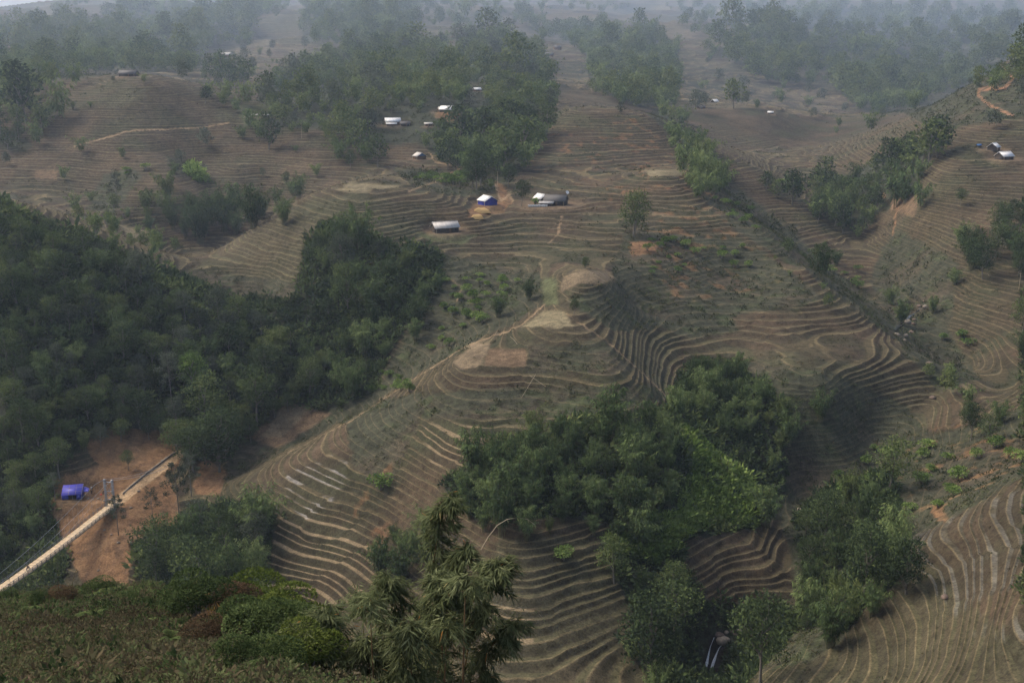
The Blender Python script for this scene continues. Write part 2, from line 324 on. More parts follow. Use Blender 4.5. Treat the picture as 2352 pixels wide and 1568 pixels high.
for nm_, mk, cc in (('w', sstep(700, 1100, YG) * sstep(-.05, .3, fbm(XG / 130, YG / 90, 3, 131)) * .7, C(.050, .052, .030)), ('y', sstep(700, 1100, YG) * sstep(.1, .4, fbm(XG / 60, YG / 60, 3, 137)) * .5, C(.12, .10, .06)), ('d', m_dirt * .95, dirt), ('b', m_brown, C(.125, .085, .05)), ('s', m_straw, C(.155, .118, .072)), ('f', m_flat, C(.165, .138, .080)), ('g', m_grass, C(.078, .084, .040)),
                    ('t', m_pt * sstep(-.7, .0, n3) * .8, C(.27, .19, .11)), ('o', m_po * sstep(-.7, .0, n3) * .8, C(.27, .145, .08)), ('r', m_road, C(.33, .225, .125)), ('k', m_rock, C(.022, .018, .015)), ('p', PADW * .7 * (1 - m_dirt), C(.17, .12, .075))):
    RIS = mixc(RIS, mk, cc); TRD = mixc(TRD, mk, cc)
fgc = one * C(.075, .050, .032); fgc = mixc(fgc, sstep(-.1, .4, n3) * .6, C(.060, .058, .028))
RIS = mixc(RIS, fgw, fgc); TRD = mixc(TRD, fgw, fgc)

def new_mesh(name, V, Q, attrs=None, smooth=False, T=None):
    me = bpy.data.meshes.new(name)
    V = np.asarray(V, np.float32); Q = np.asarray(Q, np.int32).reshape(-1, 4)
    nq = len(Q); nt_ = 0 if T is None else len(T)
    loops = Q.ravel(); starts = np.arange(nq) * 4
    if nt_:
        T = np.asarray(T, np.int32).reshape(-1, 3)
        loops = np.concatenate([loops, T.ravel()]); starts = np.concatenate([starts, nq * 4 + np.arange(nt_) * 3])
    me.vertices.add(len(V)); me.vertices.foreach_set('co', V.ravel())
    me.loops.add(len(loops)); me.loops.foreach_set('vertex_index', loops.astype(np.int32))
    me.polygons.add(nq + nt_); me.polygons.foreach_set('loop_start', starts.astype(np.int32))
    me.update(calc_edges=True)
    if smooth: me.polygons.foreach_set('use_smooth', np.ones(nq + nt_, bool))
    for k, a in (attrs or {}).items():
        a = np.asarray(a, np.float32)
        if a.ndim == 1:
            at = me.attributes.new(k, 'FLOAT', 'POINT'); at.data.foreach_set('value', a)
        else:
            at = me.attributes.new(k, 'FLOAT_COLOR', 'POINT')
            at.data.foreach_set('color', np.concatenate([a, np.ones((len(a), 1), np.float32)], 1).ravel())
    me.validate()
    return me
def link(name, me, mat=None, parent=None, loc=None, rot=None):
    o = bpy.data.objects.new(name, me)
    if mat is not None and me is not None and len(me.materials) == 0: me.materials.append(mat)
    col.objects.link(o)
    if parent is not None: o.parent = parent
    if loc is not None: o.location = loc
    if rot is not None: o.rotation_euler = rot
    return o
def tag(o, label=None, cat=None, group=None, kind=None):
    if label: o['label'] = label
    if cat: o['category'] = cat
    if group: o['group'] = group
    if kind: o['kind'] = kind
    return o
def thing(name, label, cat, loc, rz=0, group=None):
    return tag(link(name, None, loc=loc, rot=(0, 0, rz)), label, cat, group)

# ---------------------------------------------------------------- material helpers
def N(nt_, t, **kw):
    n = nt_.nodes.new(t)
    for k, v in kw.items():
        if k[0] == 'i' and k[1:].isdigit(): n.inputs[int(k[1:])].default_value = v
        else: setattr(n, k, v)
    return n
def mat_base(name):
    m = bpy.data.materials.new(name); m.use_nodes = True; m.node_tree.nodes.clear()
    o = m.node_tree.nodes.new('ShaderNodeOutputMaterial'); return m, m.node_tree, o
def mth(nt_, op, a, b=None):
    n = nt_.nodes.new('ShaderNodeMath'); n.operation = op
    for i, x in enumerate((a, b)):
        if x is None: continue
        if isinstance(x, (int, float)): n.inputs[i].default_value = x
        else: nt_.links.new(x, n.inputs[i])
    return n.outputs[0]
def mixn(nt_, fac, a, b, blend='MIX'):
    n = nt_.nodes.new('ShaderNodeMix'); n.data_type = 'RGBA'; n.blend_type = blend
    for i, x in ((0, fac), (6, a), (7, b)):
        if isinstance(x, (int, float)): n.inputs[i].default_value = x
        elif isinstance(x, tuple): n.inputs[i].default_value = (*x, 1) if len(x) == 3 else x
        else: nt_.links.new(x, n.inputs[i])
    return n.outputs[2]
def noise(nt_, scale, detail=3, rough=.6, vec=None):
    n = nt_.nodes.new('ShaderNodeTexNoise'); n.inputs['Scale'].default_value = scale; n.inputs['Detail'].default_value = detail; n.inputs['Roughness'].default_value = rough
    if vec is not None: nt_.links.new(vec, n.inputs['Vector'])
    return n.outputs['Fac']
def remap(nt_, x, a, b, c_, d):
    n = nt_.nodes.new('ShaderNodeMapRange'); nt_.links.new(x, n.inputs[0])
    for i, v in enumerate((a, b, c_, d)): n.inputs[i + 1].default_value = v
    return n.outputs[0]

def ground_material():
    m, t, o = mat_base('terraced_ground')
    A = lambda n: N(t, 'ShaderNodeAttribute', attribute_name=n)
    u = A('phase').outputs['Fac']; tm = A('terrace').outputs['Fac']
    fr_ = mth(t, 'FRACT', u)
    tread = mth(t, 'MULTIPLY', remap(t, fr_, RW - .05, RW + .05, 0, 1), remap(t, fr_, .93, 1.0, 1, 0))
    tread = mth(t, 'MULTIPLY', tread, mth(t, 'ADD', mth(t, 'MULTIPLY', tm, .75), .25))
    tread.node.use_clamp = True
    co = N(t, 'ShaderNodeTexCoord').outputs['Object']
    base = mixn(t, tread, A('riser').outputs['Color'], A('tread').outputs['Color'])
    lip = mth(t, 'MULTIPLY', mth(t, 'MULTIPLY', remap(t, fr_, RW - .07, RW - .02, 0, 1), remap(t, fr_, RW + .04, RW + .10, 1, 0)), tm)
    base = mixn(t, mth(t, 'MULTIPLY', lip, .55), base, (.180, .138, .074))
    nA = noise(t, .55, 4, .65, co); nB = noise(t, 2.6, 4, .7, co); nC = noise(t, .09, 3, .6, co)
    k = mth(t, 'MULTIPLY', mth(t, 'MULTIPLY', remap(t, nA, .3, .7, .62, 1.38), remap(t, nB, .3, .7, .55, 1.45)), remap(t, nC, .3, .7, .8, 1.2))
    sc_ = N(t, 'ShaderNodeVectorMath', operation='SCALE'); t.links.new(base, sc_.inputs[0]); t.links.new(k, sc_.inputs['Scale'])
    grn = remap(t, noise(t, 1.1, 3, .6, co), .55, .75, 0, .5)
    colr = mixn(t, mth(t, 'MULTIPLY', grn, mth(t, 'SUBTRACT', 1.0, mth(t, 'MULTIPLY', A('bare').outputs['Fac'], .95))), sc_.outputs[0], (.045, .052, .026))
    b = N(t, 'ShaderNodeBsdfPrincipled'); t.links.new(colr, b.inputs['Base Color']); b.inputs['Roughness'].default_value = .95; b.inputs['Specular IOR Level'].default_value = .1
    bp = N(t, 'ShaderNodeBump'); bp.inputs['Strength'].default_value = .8; bp.inputs['Distance'].default_value = .35
    t.links.new(mth(t, 'ADD', nB, mth(t, 'MULTIPLY', nA, 1.5)), bp.inputs['Height']); t.links.new(bp.outputs[0], b.inputs['Normal'])
    t.links.new(b.outputs[0], o.inputs[0]); return m

def build_terrain():
    V = np.stack([XG, YG, ZF], -1).reshape(-1, 3)
    idx = np.arange(NL * NA).reshape(NL, NA)
    Q = np.stack([idx[:-1, :-1], idx[:-1, 1:], idx[1:, 1:], idx[1:, :-1]], -1).reshape(-1, 4)
    bare = np.clip(m_dirt + m_road + m_straw + m_flat + m_pt + m_po + m_pale + PADW * .5 + m_brown, 0, 1)
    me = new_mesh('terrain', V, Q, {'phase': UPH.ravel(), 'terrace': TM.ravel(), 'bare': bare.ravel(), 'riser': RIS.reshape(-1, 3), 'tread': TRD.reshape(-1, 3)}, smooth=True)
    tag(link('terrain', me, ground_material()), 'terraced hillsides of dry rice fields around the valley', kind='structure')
build_terrain()
# ---------------------------------------------------------------- plants: leaves as small faces spread through the crown
def unit(v): return v / np.maximum(1e-9, np.linalg.norm(v, axis=-1, keepdims=True))
def leaves(c, d, n, L, W):
    """rhombic leaves: base c, direction d, face normal n"""
    c = np.asarray(c); d = unit(np.asarray(d)); sd = unit(np.cross(n, d))
    L = np.asarray(L)[..., None] if np.ndim(L) else L; W = np.asarray(W)[..., None] if np.ndim(W) else W
    V = np.stack([c, c + d * L * .45 + sd * W / 2, c + d * L, c + d * L * .45 - sd * W / 2], 1).reshape(-1, 3)
    return V, np.arange(len(V)).reshape(-1, 4)
def rdir(n, g): return unit(g.normal(size=(n, 3)))
def tube(pts, rad, sides=5):
    pts = np.asarray(pts, float); n = len(pts)
    tg = unit(np.gradient(pts, axis=0)); ref = np.array([1., 0, 0]) if abs(tg[0][0]) < .8 else np.array([0, 1., 0])
    a = unit(np.cross(tg, ref)); b = np.cross(tg, a)
    th = np.arange(sides) * 2 * math.pi / sides
    V = (pts[:, None] + np.asarray(rad, float)[:, None, None] * (np.cos(th)[None, :, None] * a[:, None] + np.sin(th)[None, :, None] * b[:, None])).reshape(-1, 3)
    Q = []
    for i in range(n - 1):
        for k in range(sides):
            k2 = (k + 1) % sides; Q.append((i * sides + k, i * sides + k2, (i + 1) * sides + k2, (i + 1) * sides + k))
    return V, np.array(Q, int).reshape(-1, 4)
class Soup:
    def __init__(s): s.V = []; s.Q = []; s.r = []; s.n = 0
    def add(s, vq, rnd=.5):
        V, Q = vq; s.V.append(np.asarray(V)); s.Q.append(np.asarray(Q) + s.n); s.n += len(V)
        s.r.append(np.full(len(V), rnd) if np.ndim(rnd) == 0 else np.asarray(rnd))
    def arrays(s): return np.concatenate(s.V), np.concatenate(s.Q), np.concatenate(s.r)
    def mesh(s, name, smooth=False):
        V, Q, r = s.arrays(); return new_mesh(name, V, Q, {'rnd': r}, smooth)

def leaf_mat(name, ramp, rough=.6, trans=.22, objvar=.5):
    m, t, o = mat_base(name)
    cr = N(t, 'ShaderNodeValToRGB'); els = cr.color_ramp.elements
    while len(els) < len(ramp): els.new(.5)
    for e, (p, cc) in zip(els, ramp): e.position = p; e.color = (*cc, 1)
    rn = N(t, 'ShaderNodeAttribute', attribute_name='rnd').outputs['Fac']
    ob = N(t, 'ShaderNodeObjectInfo').outputs['Random']
    f = mth(t, 'ADD', rn, mth(t, 'MULTIPLY', mth(t, 'SUBTRACT', ob, .5), objvar)); t.links.new(f, cr.inputs[0])
    d = N(t, 'ShaderNodeBsdfDiffuse'); tr = N(t, 'ShaderNodeBsdfTranslucent'); mx = N(t, 'ShaderNodeMixShader'); mx.inputs[0].default_value = trans
    t.links.new(cr.outputs[0], d.inputs[0]); t.links.new(cr.outputs[0], tr.inputs[0]); t.links.new(d.outputs[0], mx.inputs[1]); t.links.new(tr.outputs[0], mx.inputs[2])
    t.links.new(mx.outputs[0], o.inputs[0]); return m
def plain_mat(name, a, b, scale=3.0, rough=.85, spec=.2, metal=0.0, bump=.3, stretch=None):
    m, t, o = mat_base(name); co = N(t, 'ShaderNodeTexCoord').outputs['Object']
    if stretch:
        mp = N(t, 'ShaderNodeMapping'); mp.inputs['Scale'].default_value = stretch; t.links.new(co, mp.inputs[0]); co = mp.outputs[0]
    nz = noise(t, scale, 5, .65, co); cc = mixn(t, remap(t, nz, .32, .68, 0, 1), a, b)
    p = N(t, 'ShaderNodeBsdfPrincipled'); t.links.new(cc, p.inputs['Base Color']); p.inputs['Roughness'].default_value = rough; p.inputs['Specular IOR Level'].default_value = spec; p.inputs['Metallic'].default_value = metal
    if bump:
        bp = N(t, 'ShaderNodeBump'); bp.inputs['Strength'].default_value = bump; bp.inputs['Distance'].default_value = .05; t.links.new(nz, bp.inputs['Height']); t.links.new(bp.outputs[0], p.inputs['Normal'])
    t.links.new(p.outputs[0], o.inputs[0]); return m
M = {}
M['bamboo'] = leaf_mat('bamboo_leaves', [(0, (0.0327, 0.0480, 0.0200)), (.45, (0.0651, 0.0958, 0.0371)), (.8, (0.1209, 0.1623, 0.0585)), (1, (0.1699, 0.2073, 0.0774))], objvar=.75)
M['broad'] = leaf_mat('broad_leaves', [(0, (0.0307, 0.0441, 0.0219)), (.45, (0.0585, 0.0822, 0.0345)), (.8, (0.0987, 0.1298, 0.0463)), (1, (0.1486, 0.1725, 0.0613))], objvar=.75)
M['grey'] = leaf_mat('grey_green_leaves', [(0, (0.0345, 0.0433, 0.0284)), (.5, (0.0657, 0.0789, 0.0510)), (1, (0.1248, 0.1425, 0.0936))], objvar=.75)
M['bright'] = leaf_mat('bright_leaves', [(0, (0.0390, 0.0650, 0.0192)), (.45, (0.0975, 0.1534, 0.0384)), (.8, (0.1625, 0.2275, 0.0600)), (1, (0.2470, 0.3120, 0.0960))])
M['scrub'] = leaf_mat('scrub_leaves', [(0, (.022, .030, .014)), (.4, (.042, .052, .024)), (.7, (.070, .066, .036)), (1, (.075, .095, .035))], objvar=0)
M['stubble'] = leaf_mat('dry_tufts', [(0, (.045, .040, .024)), (.5, (.085, .070, .042)), (1, (.15, .120, .072))], objvar=0)
M['yellow'] = leaf_mat('yellow_green_leaves', [(0, (.036, .050, .018)), (.5, (.088, .112, .038)), (1, (.16, .185, .065))])
M['patch'] = leaf_mat('bright_patch_leaves', [(0, (.070, .105, .025)), (.4, (.15, .215, .050)), (.8, (.24, .31, .085)), (1, (.30, .37, .12))])
M['bark'] = plain_mat('bark', (.11, .095, .075), (.20, .18, .15), 6)
M['palebark'] = plain_mat('pale_bark', (.09, .08, .065), (.17, .155, .13), 6)
M['culm'] = plain_mat('bamboo_culm', (.10, .11, .05), (.17, .15, .08), 5)

def make_broadleaf(seed, H=10., n=1900, ls=.42, trunk_frac=.3, wide=.42, npuff=16):
    g = np.random.default_rng(seed); tr = Soup(); cr = Soup()
    lean = g.normal(size=2) * .04 * H
    P = [(lean[0] * t, lean[1] * t, H * .75 * t) for t in np.linspace(0, 1, 6)]
    tr.add(tube(P, np.linspace(.035, .012, 6) * H * .55, 6))
    cz0 = H * trunk_frac; ch = H - cz0
    C_ = []
    for k in range(npuff):
        t = (k + .5) / npuff; z = cz0 + ch * (.12 + .76 * t); rr = H * wide * math.sin(math.pi * (.18 + .74 * t)) * g.uniform(.35, .8); an = k * 2.4 + g.uniform(-.5, .5)
        pr = H * g.uniform(.10, .17)
        C_.append((np.array([lean[0] * z / H + rr * math.cos(an), lean[1] * z / H + rr * math.sin(an), z]), pr))
    for c_, pr in C_:
        base = np.array([lean[0] * .5, lean[1] * .5, max(cz0 * .8, c_[2] - H * .22)])
        if g.random() < .6: tr.add(tube([base, (base + c_) / 2 + g.normal(size=3) * .1, c_], [.012 * H, .009 * H, .004 * H], 4))
    per = n // npuff
    for c_, pr in C_:
        d = rdir(per, g); d[:, 2] = np.where(d[:, 2] < -.35, -d[:, 2], d[:, 2]); d = unit(d)
        rad = pr * (1 - .45 * g.random(per) ** 2) * (1 + .25 * g.normal(size=per))
        p = c_ + d * rad[:, None] * np.array([1.15, 1.15, .85])
        ld = unit(d * .7 + rdir(per, g) * .8 + np.array([0, 0, -.25])); nn = unit(rdir(per, g) + d * .9 + np.array([0, 0, .5]))
        tone = g.uniform(.25, .65)
        r_ = np.clip(tone + .16 * g.normal(size=per), 0, 1)
        cr.add(leaves(p, ld, nn, ls * g.uniform(.7, 1.3, per) * H / 10, ls * .55 * g.uniform(.7, 1.3, per) * H / 10), np.repeat(r_, 4))
    return tr.mesh('trunk'), cr.mesh('crown')
def make_slender(seed, H=15., n=1300, ls=.42):
    g = np.random.default_rng(seed); tr = Soup(); cr = Soup(); lx, ly = g.normal(size=2) * .5
    P = [(lx * t * t, ly * t * t, H * .93 * t) for t in np.linspace(0, 1, 8)]
    tr.add(tube(P, np.linspace(.16, .03, 8), 6))
    k = int(g.integers(13, 18))
    for i in range(k):
        t = .42 + .56 * (i + .5) / k; c0 = np.array([lx * t * t, ly * t * t, H * .93 * t]); an = i * 2.4 + g.uniform(-.4, .4)
        ln = H * .17 * (1.25 - t) * g.uniform(.5, 1.4) + .4
        c1 = c0 + np.array([math.cos(an) * ln, math.sin(an) * ln, ln * .35])
        tr.add(tube([c0, (c0 + c1) / 2 + (0, 0, -.05), c1], [.05, .035, .015], 4))
        per = n // k; pr = g.uniform(.7, 1.25) * H / 15
        d = rdir(per, g); p = c1 + d * (pr * g.random(per) ** .4)[:, None] * np.array([1.1, 1.1, .75])
        r_ = np.clip(g.uniform(.3, .65) + .17 * g.normal(size=per), 0, 1)
        cr.add(leaves(p, unit(rdir(per, g) + [0, 0, -.5]), unit(rdir(per, g) + [0, 0, .6]), ls * g.uniform(.7, 1.3, per), ls * .5 * g.uniform(.7, 1.3, per)), np.repeat(r_, 4))
    return tr.mesh('trunk'), cr.mesh('crown')
def make_bamboo(seed, H=10., nc=20, n=2200, ls=.62):
    g = np.random.default_rng(seed); tr = Soup(); cr = Soup()
    for k in range(nc):
        an = k * 2.4 + g.uniform(-.4, .4); r0 = .12 * H * math.sqrt((k + .5) / nc) * .6; h = H * g.uniform(.62, 1.0); out_ = H * g.uniform(.10, .42) * (.35 + k / nc)
        b = np.array([r0 * math.cos(an), r0 * math.sin(an), -.3]); e = np.array([math.cos(an), math.sin(an), 0])
        t = np.linspace(0, 1, 8); droop = g.uniform(.04, .20) * H
        P = b + e * (out_ * t ** 2.2)[:, None] + np.stack([0 * t, 0 * t, h * t - droop * t ** 5], 1)
        tr.add(tube(P, np.linspace(.055, .015, 8) * H / 10, 4))
        per = n // nc; tt = .28 + .74 * g.random(per) ** .75; tt = np.minimum(tt, 1.04)
        q = np.stack([np.interp(tt, t, P[:, i]) for i in range(3)], 1)
        sp = rdir(per, g) * np.array([1, 1, .35]); wd = H * (.030 + .055 * np.sin(np.clip(tt, 0, 1) * math.pi * .9)) * g.uniform(.3, 1.2, per)
        q = q + sp * wd[:, None]; q[:, 2] -= wd * .35
        ld = unit(sp * .8 + e * .25 + np.array([0, 0, -.75]) + rdir(per, g) * .35); nn = unit(sp * .5 + np.array([0, 0, .8]) + rdir(per, g) * .5)
        tone = g.uniform(.3, .6); r_ = np.clip(tone + .22 * (tt - .6) + .13 * g.normal(size=per), 0, 1)
        cr.add(leaves(q, ld, nn, ls * g.uniform(.6, 1.3, per) * H / 10, ls * .27 * g.uniform(.7, 1.2, per) * H / 10), np.repeat(r_, 4))
    return tr.mesh('culms'), cr.mesh('foliage')
def make_shrub(seed, H=2., n=420, ls=.34, wide=.75, flat=.8):
    g = np.random.default_rng(seed); tr = Soup(); cr = Soup()
    for k in range(7):
        an = k * 2.4; r = H * wide * .55 * g.uniform(.2, 1); c_ = np.array([r * math.cos(an), r * math.sin(an), H * g.uniform(.45, .8)]); pr = H * g.uniform(.22, .36)
        tr.add(tube([(0, 0, -.2), c_ * .5, c_], [.05, .035, .02], 4))
        per = n // 7; d = rdir(per, g); d[:, 2] = np.abs(d[:, 2]) * 1.0 - .25
        p = c_ + d * pr * np.array([1.3, 1.3, flat]); r_ = np.clip(g.uniform(.3, .65) + .17 * g.normal(size=per), 0, 1)
        cr.add(leaves(p, unit(d * .8 + rdir(per, g) * .6 + [0, 0, -.1]), unit(d * .4 + rdir(per, g) * .5 + [0, 0, .8]), ls * g.uniform(.7, 1.3, per), ls * .5 * g.uniform(.7, 1.3, per)), np.repeat(r_, 4))
    return tr.mesh('stem'), cr.mesh('foliage')
def make_banana(seed, H=4.):
    g = np.random.default_rng(seed); tr = Soup(); cr = Soup()
    for s_ in range(3):
        o_ = np.array([g.uniform(-.9, .9), g.uniform(-.9, .9), 0]); h = H * g.uniform(.4, .6)
        tr.add(tube([o_ + (0, 0, -.3), o_ + (0, 0, h * .5), o_ + (0, 0, h)], [.18, .15, .09], 6))
        for k in range(7):
            an = k * .9 + g.uniform(-.3, .3); e = np.array([math.cos(an), math.sin(an), 0]); sd = np.array([-e[1], e[0], 0]); L = H * g.uniform(.5, .7); up = g.uniform(.5, 1.1)
            t = np.linspace(0, 1, 7); C_ = o_ + np.array([0, 0, h]) + e * (L * t * .8)[:, None] + np.stack([0 * t, 0 * t, L * (up * t - 1.0 * t ** 2.2)], 1)
            W_ = .10 * H * np.sin(math.pi * np.clip(t * .9 + .08, 0, 1)); V = np.concatenate([C_ + sd * W_[:, None] - [0, 0, .1], C_, C_ - sd * W_[:, None] - [0, 0, .1]])
            Q = [(i, i + 1, i + 8, i + 7) for i in range(6)] + [(i + 7, i + 8, i + 15, i + 14) for i in range(6)]
            cr.add((V, np.array(Q)), np.clip(g.uniform(.4, .9), 0, 1))
    return tr.mesh('stem'), cr.mesh('foliage')

PROTO = {
    'bamboo': [make_bamboo(11, nc=22), make_bamboo(12, nc=16), make_bamboo(13, nc=26, n=2600)],
    'bamboo_far': [make_bamboo(14, nc=14, n=640, ls=1.0), make_bamboo(15, nc=12, n=560, ls=1.0)],
    'broad': [make_broadleaf(21), make_broadleaf(22, trunk_frac=.2, wide=.40), make_broadleaf(23, trunk_frac=.35, wide=.36, npuff=13), make_broadleaf(24, trunk_frac=.15, wide=.34, npuff=20, n=2200)],
    'broad_far': [make_broadleaf(25, n=560, ls=.85, trunk_frac=.12), make_broadleaf(26, n=560, ls=.85, trunk_frac=.2, wide=.36)],
    'slender': [make_slender(31), make_slender(32, n=1000), make_slender(33, H=15, n=1500)],
    'shrub': [make_shrub(41), make_shrub(42, wide=.9, flat=.6), make_shrub(43, n=560)],
    'banana': [make_banana(51), make_banana(52)],
}
KIND = {'bamboo': ('bamboo_clump', 'bamboo', 'culms', 'foliage', 'culm', 'bamboo'), 'broad': ('broadleaf_tree', 'tree', 'trunk', 'crown', 'bark', 'broad'),
        'slender': ('slender_tree', 'tall tree', 'trunk', 'crown', 'palebark', 'grey'), 'shrub': ('leafy_shrub', 'shrub', 'stem', 'foliage', 'bark', 'bright'), 'banana': ('banana_plant', 'banana plant', 'stem', 'foliage', 'culm', 'bright')}
PCACHE = {}
def proto(kind, i, leafm):
    k = (kind, i, leafm)
    if k not in PCACHE:
        a, b = PROTO[kind][i]; kk = kind.split('_')[0]
        a = a.copy(); b = b.copy(); a.materials.append(M[KIND[kk][4]]); b.materials.append(M[leafm]); PCACHE[k] = (a, b)
    return PCACHE[k]
COUNT = {}
def plant(kind, x, y, s, label, group, leafm=None, rz=None, z=None, sz=None):
    base = kind; D = math.hypot(x, y)
    if D > 520 and kind + '_far' in PROTO: kind = kind + '_far'
    nm, cat, tn, cn, _, lm = KIND[base]
    i = int(RNG.integers(len(PROTO[kind]))); a, b = proto(kind, i, leafm or lm)
    z = ground(x, y) - .15 if z is None else z
    rt = bpy.data.objects.new(nm, None); col.objects.link(rt); rt.location = (x, y, z); rt.rotation_euler = (0, 0, RNG.uniform(0, 6.28) if rz is None else rz)
    rt.scale = (s, s, s * (sz or RNG.uniform(.88, 1.15))); rt.empty_display_size = .1
    tag(rt, label, cat, group)
    for n_, me in ((tn, a), (cn, b)):
        o = bpy.data.objects.new(n_, me); col.objects.link(o); o.parent = rt
    COUNT[base] = COUNT.get(base, 0) + 1
    return rt

OCC = {}
def free(x, y, r):
    c_ = 24.0; i, k = int(x // c_), int(y // c_); n = int(r // c_) + 1
    for a in range(i - n, i + n + 1):
        for b in range(k - n, k + n + 1):
            for (px, py, pr) in OCC.get((a, b), ()):
                if (px - x) ** 2 + (py - y) ** 2 < (.5 * (r + pr)) ** 2: return False
    OCC.setdefault((i, k), []).append((x, y, r)); return True
EXCL = [(1590, 1010, 1730, 1185, 300), (1606, 1440, 1680, 1550, 196), (1600, 1235, 1800, 1385, 208), (236, 1080, 284, 1165, 242), (138, 1100, 208, 1150, 246), (2050, 700, 2132, 778, 400), (880, 262, 920, 292, 640), (1008, 238, 1055, 262, 660), (945, 345, 985, 368, 540), (1090, 445, 1150, 475, 440), (1215, 425, 1325, 475, 440), (985, 505, 1060, 538, 400), (1620, 220, 1660, 245, 940), (2262, 325, 2340, 368, 540), (1245, 118, 1275, 140, 1700), (0, 1240, 250, 1345, 225), (1085, 198, 1108, 212, 990), (205, 1000, 400, 1160, 262), (150, 1150, 300, 1360, 236)]
def blocks(x, y, H):
    u, v = pix_of(x / y, ground(x, y) / y); k = 2522 / y; H = H * 1.35; hw = .30 * H * k
    for (u0, v0, u1, v1, D) in EXCL:
        if y < D and u + hw > u0 and u - hw < u1 and v > v0 and v - H * k < v1: return True
    return False
def scatter(polys, r, H, tries, seed, dmin=60, dmax=5000, jit=0, lift=.45, ragged=1.0):
    """candidates on the visible ground of surveyed outlines, kept at least about r apart on the ground"""
    g = np.random.default_rng(seed); out_ = []
    Ps = [[(-230 if a <= 0 else 2580 if a >= 2352 else a, b) for a, b in poly_pts(t)] for t in polys]; ar = []
    for P in Ps:
        xs = [p[0] for p in P]; ys = [p[1] for p in P]; ar.append((max(xs) - min(xs)) * (max(ys) - min(ys)))
    ar = np.array(ar) / sum(ar)
    for _ in range(tries):
        P = Ps[int(g.choice(len(Ps), p=ar))]; xs = [p[0] for p in P]; ys = [p[1] for p in P]
        u, v = g.uniform(min(xs), max(xs)), g.uniform(min(ys), max(ys))
        p = unproject(u, v, dmin)
        if p is None: continue
        ru = 55 * (300 / max(200, p[1])) ** .5; e_ = ragged * ru
        if not in_poly(np.array([u + e_ * float(fbm(np.array([p[0] / 16]), np.array([p[1] / 16]), 2, 77)[0])]), np.array([v + .5 * e_ * float(fbm(np.array([p[0] / 16]), np.array([p[1] / 16]), 2, 78)[0])]), P)[0]: continue
        p2 = unproject(u, v + lift * H * 2522 / p[1], dmin)
        if p2 is None or p2[1] > dmax or p2[1] < p[1] * .8: p2 = p
        if p2[1] > dmax: continue
        x, y = p2[0], p2[1]
        if blocks(x, y, H): continue
        if free(x, y, r * max(1, y / 900) ** .85): out_.append((x, y))
    return out_
EXTRA = []          # what goes beyond about 300 of a kind becomes one woodland mass
CAP = {'bamboo': 300, 'broad': 300, 'slender': 220, 'shrub': 300}
def grove(polys, mix, r, H, tries, seed, where, dmin=60, dmax=5000, hv=.36, cap=10 ** 9, lift=.45):
    g = np.random.default_rng(seed + 1000); pts = scatter(polys, r, H, tries, seed, dmin, dmax, lift=lift)
    kinds = [m_[0] for m_ in mix]; pr = np.array([m_[1] for m_ in mix], float); pr /= pr.sum()
    for n_, (x, y) in enumerate(pts):
        row = mix[int(g.choice(len(mix), p=pr))]; k = row[0]
        s = H / (15 if k == 'slender' else 10 if k in ('bamboo', 'broad') else 2 if k == 'shrub' else 4) * math.exp(g.normal() * hv * .8) * (1.25 if k == 'slender' else 1) * max(1, y / 650) ** .78
        lm = row[3] if len(row) > 3 else None
        pu = pix_of(x / y, ground(x, y) / y)[0]
        if pu < -25 or pu > 2377 or n_ >= cap or COUNT.get(k, 0) >= CAP.get(k, 999): EXTRA.append((k, x, y, s, lm)); continue
        plant(k, x, y, s, row[2] + ' ' + where, (row[2] + ' ' + where), lm)

BB = ('bamboo', 1, 'feathery dark green bamboo clump'); BR = ('broad', 1, 'dense dark green broadleaf tree'); SL = ('slender', 1, 'tall thin tree with bare pale trunk'); BG = ('broad', .5, 'greyish loose crowned tree', 'grey'); BY = ('bamboo', .3, 'yellow green bamboo clump', 'yellow')
def wt(t, w_, *lm): return (t[0], w_, t[2], *(lm or t[3:]))
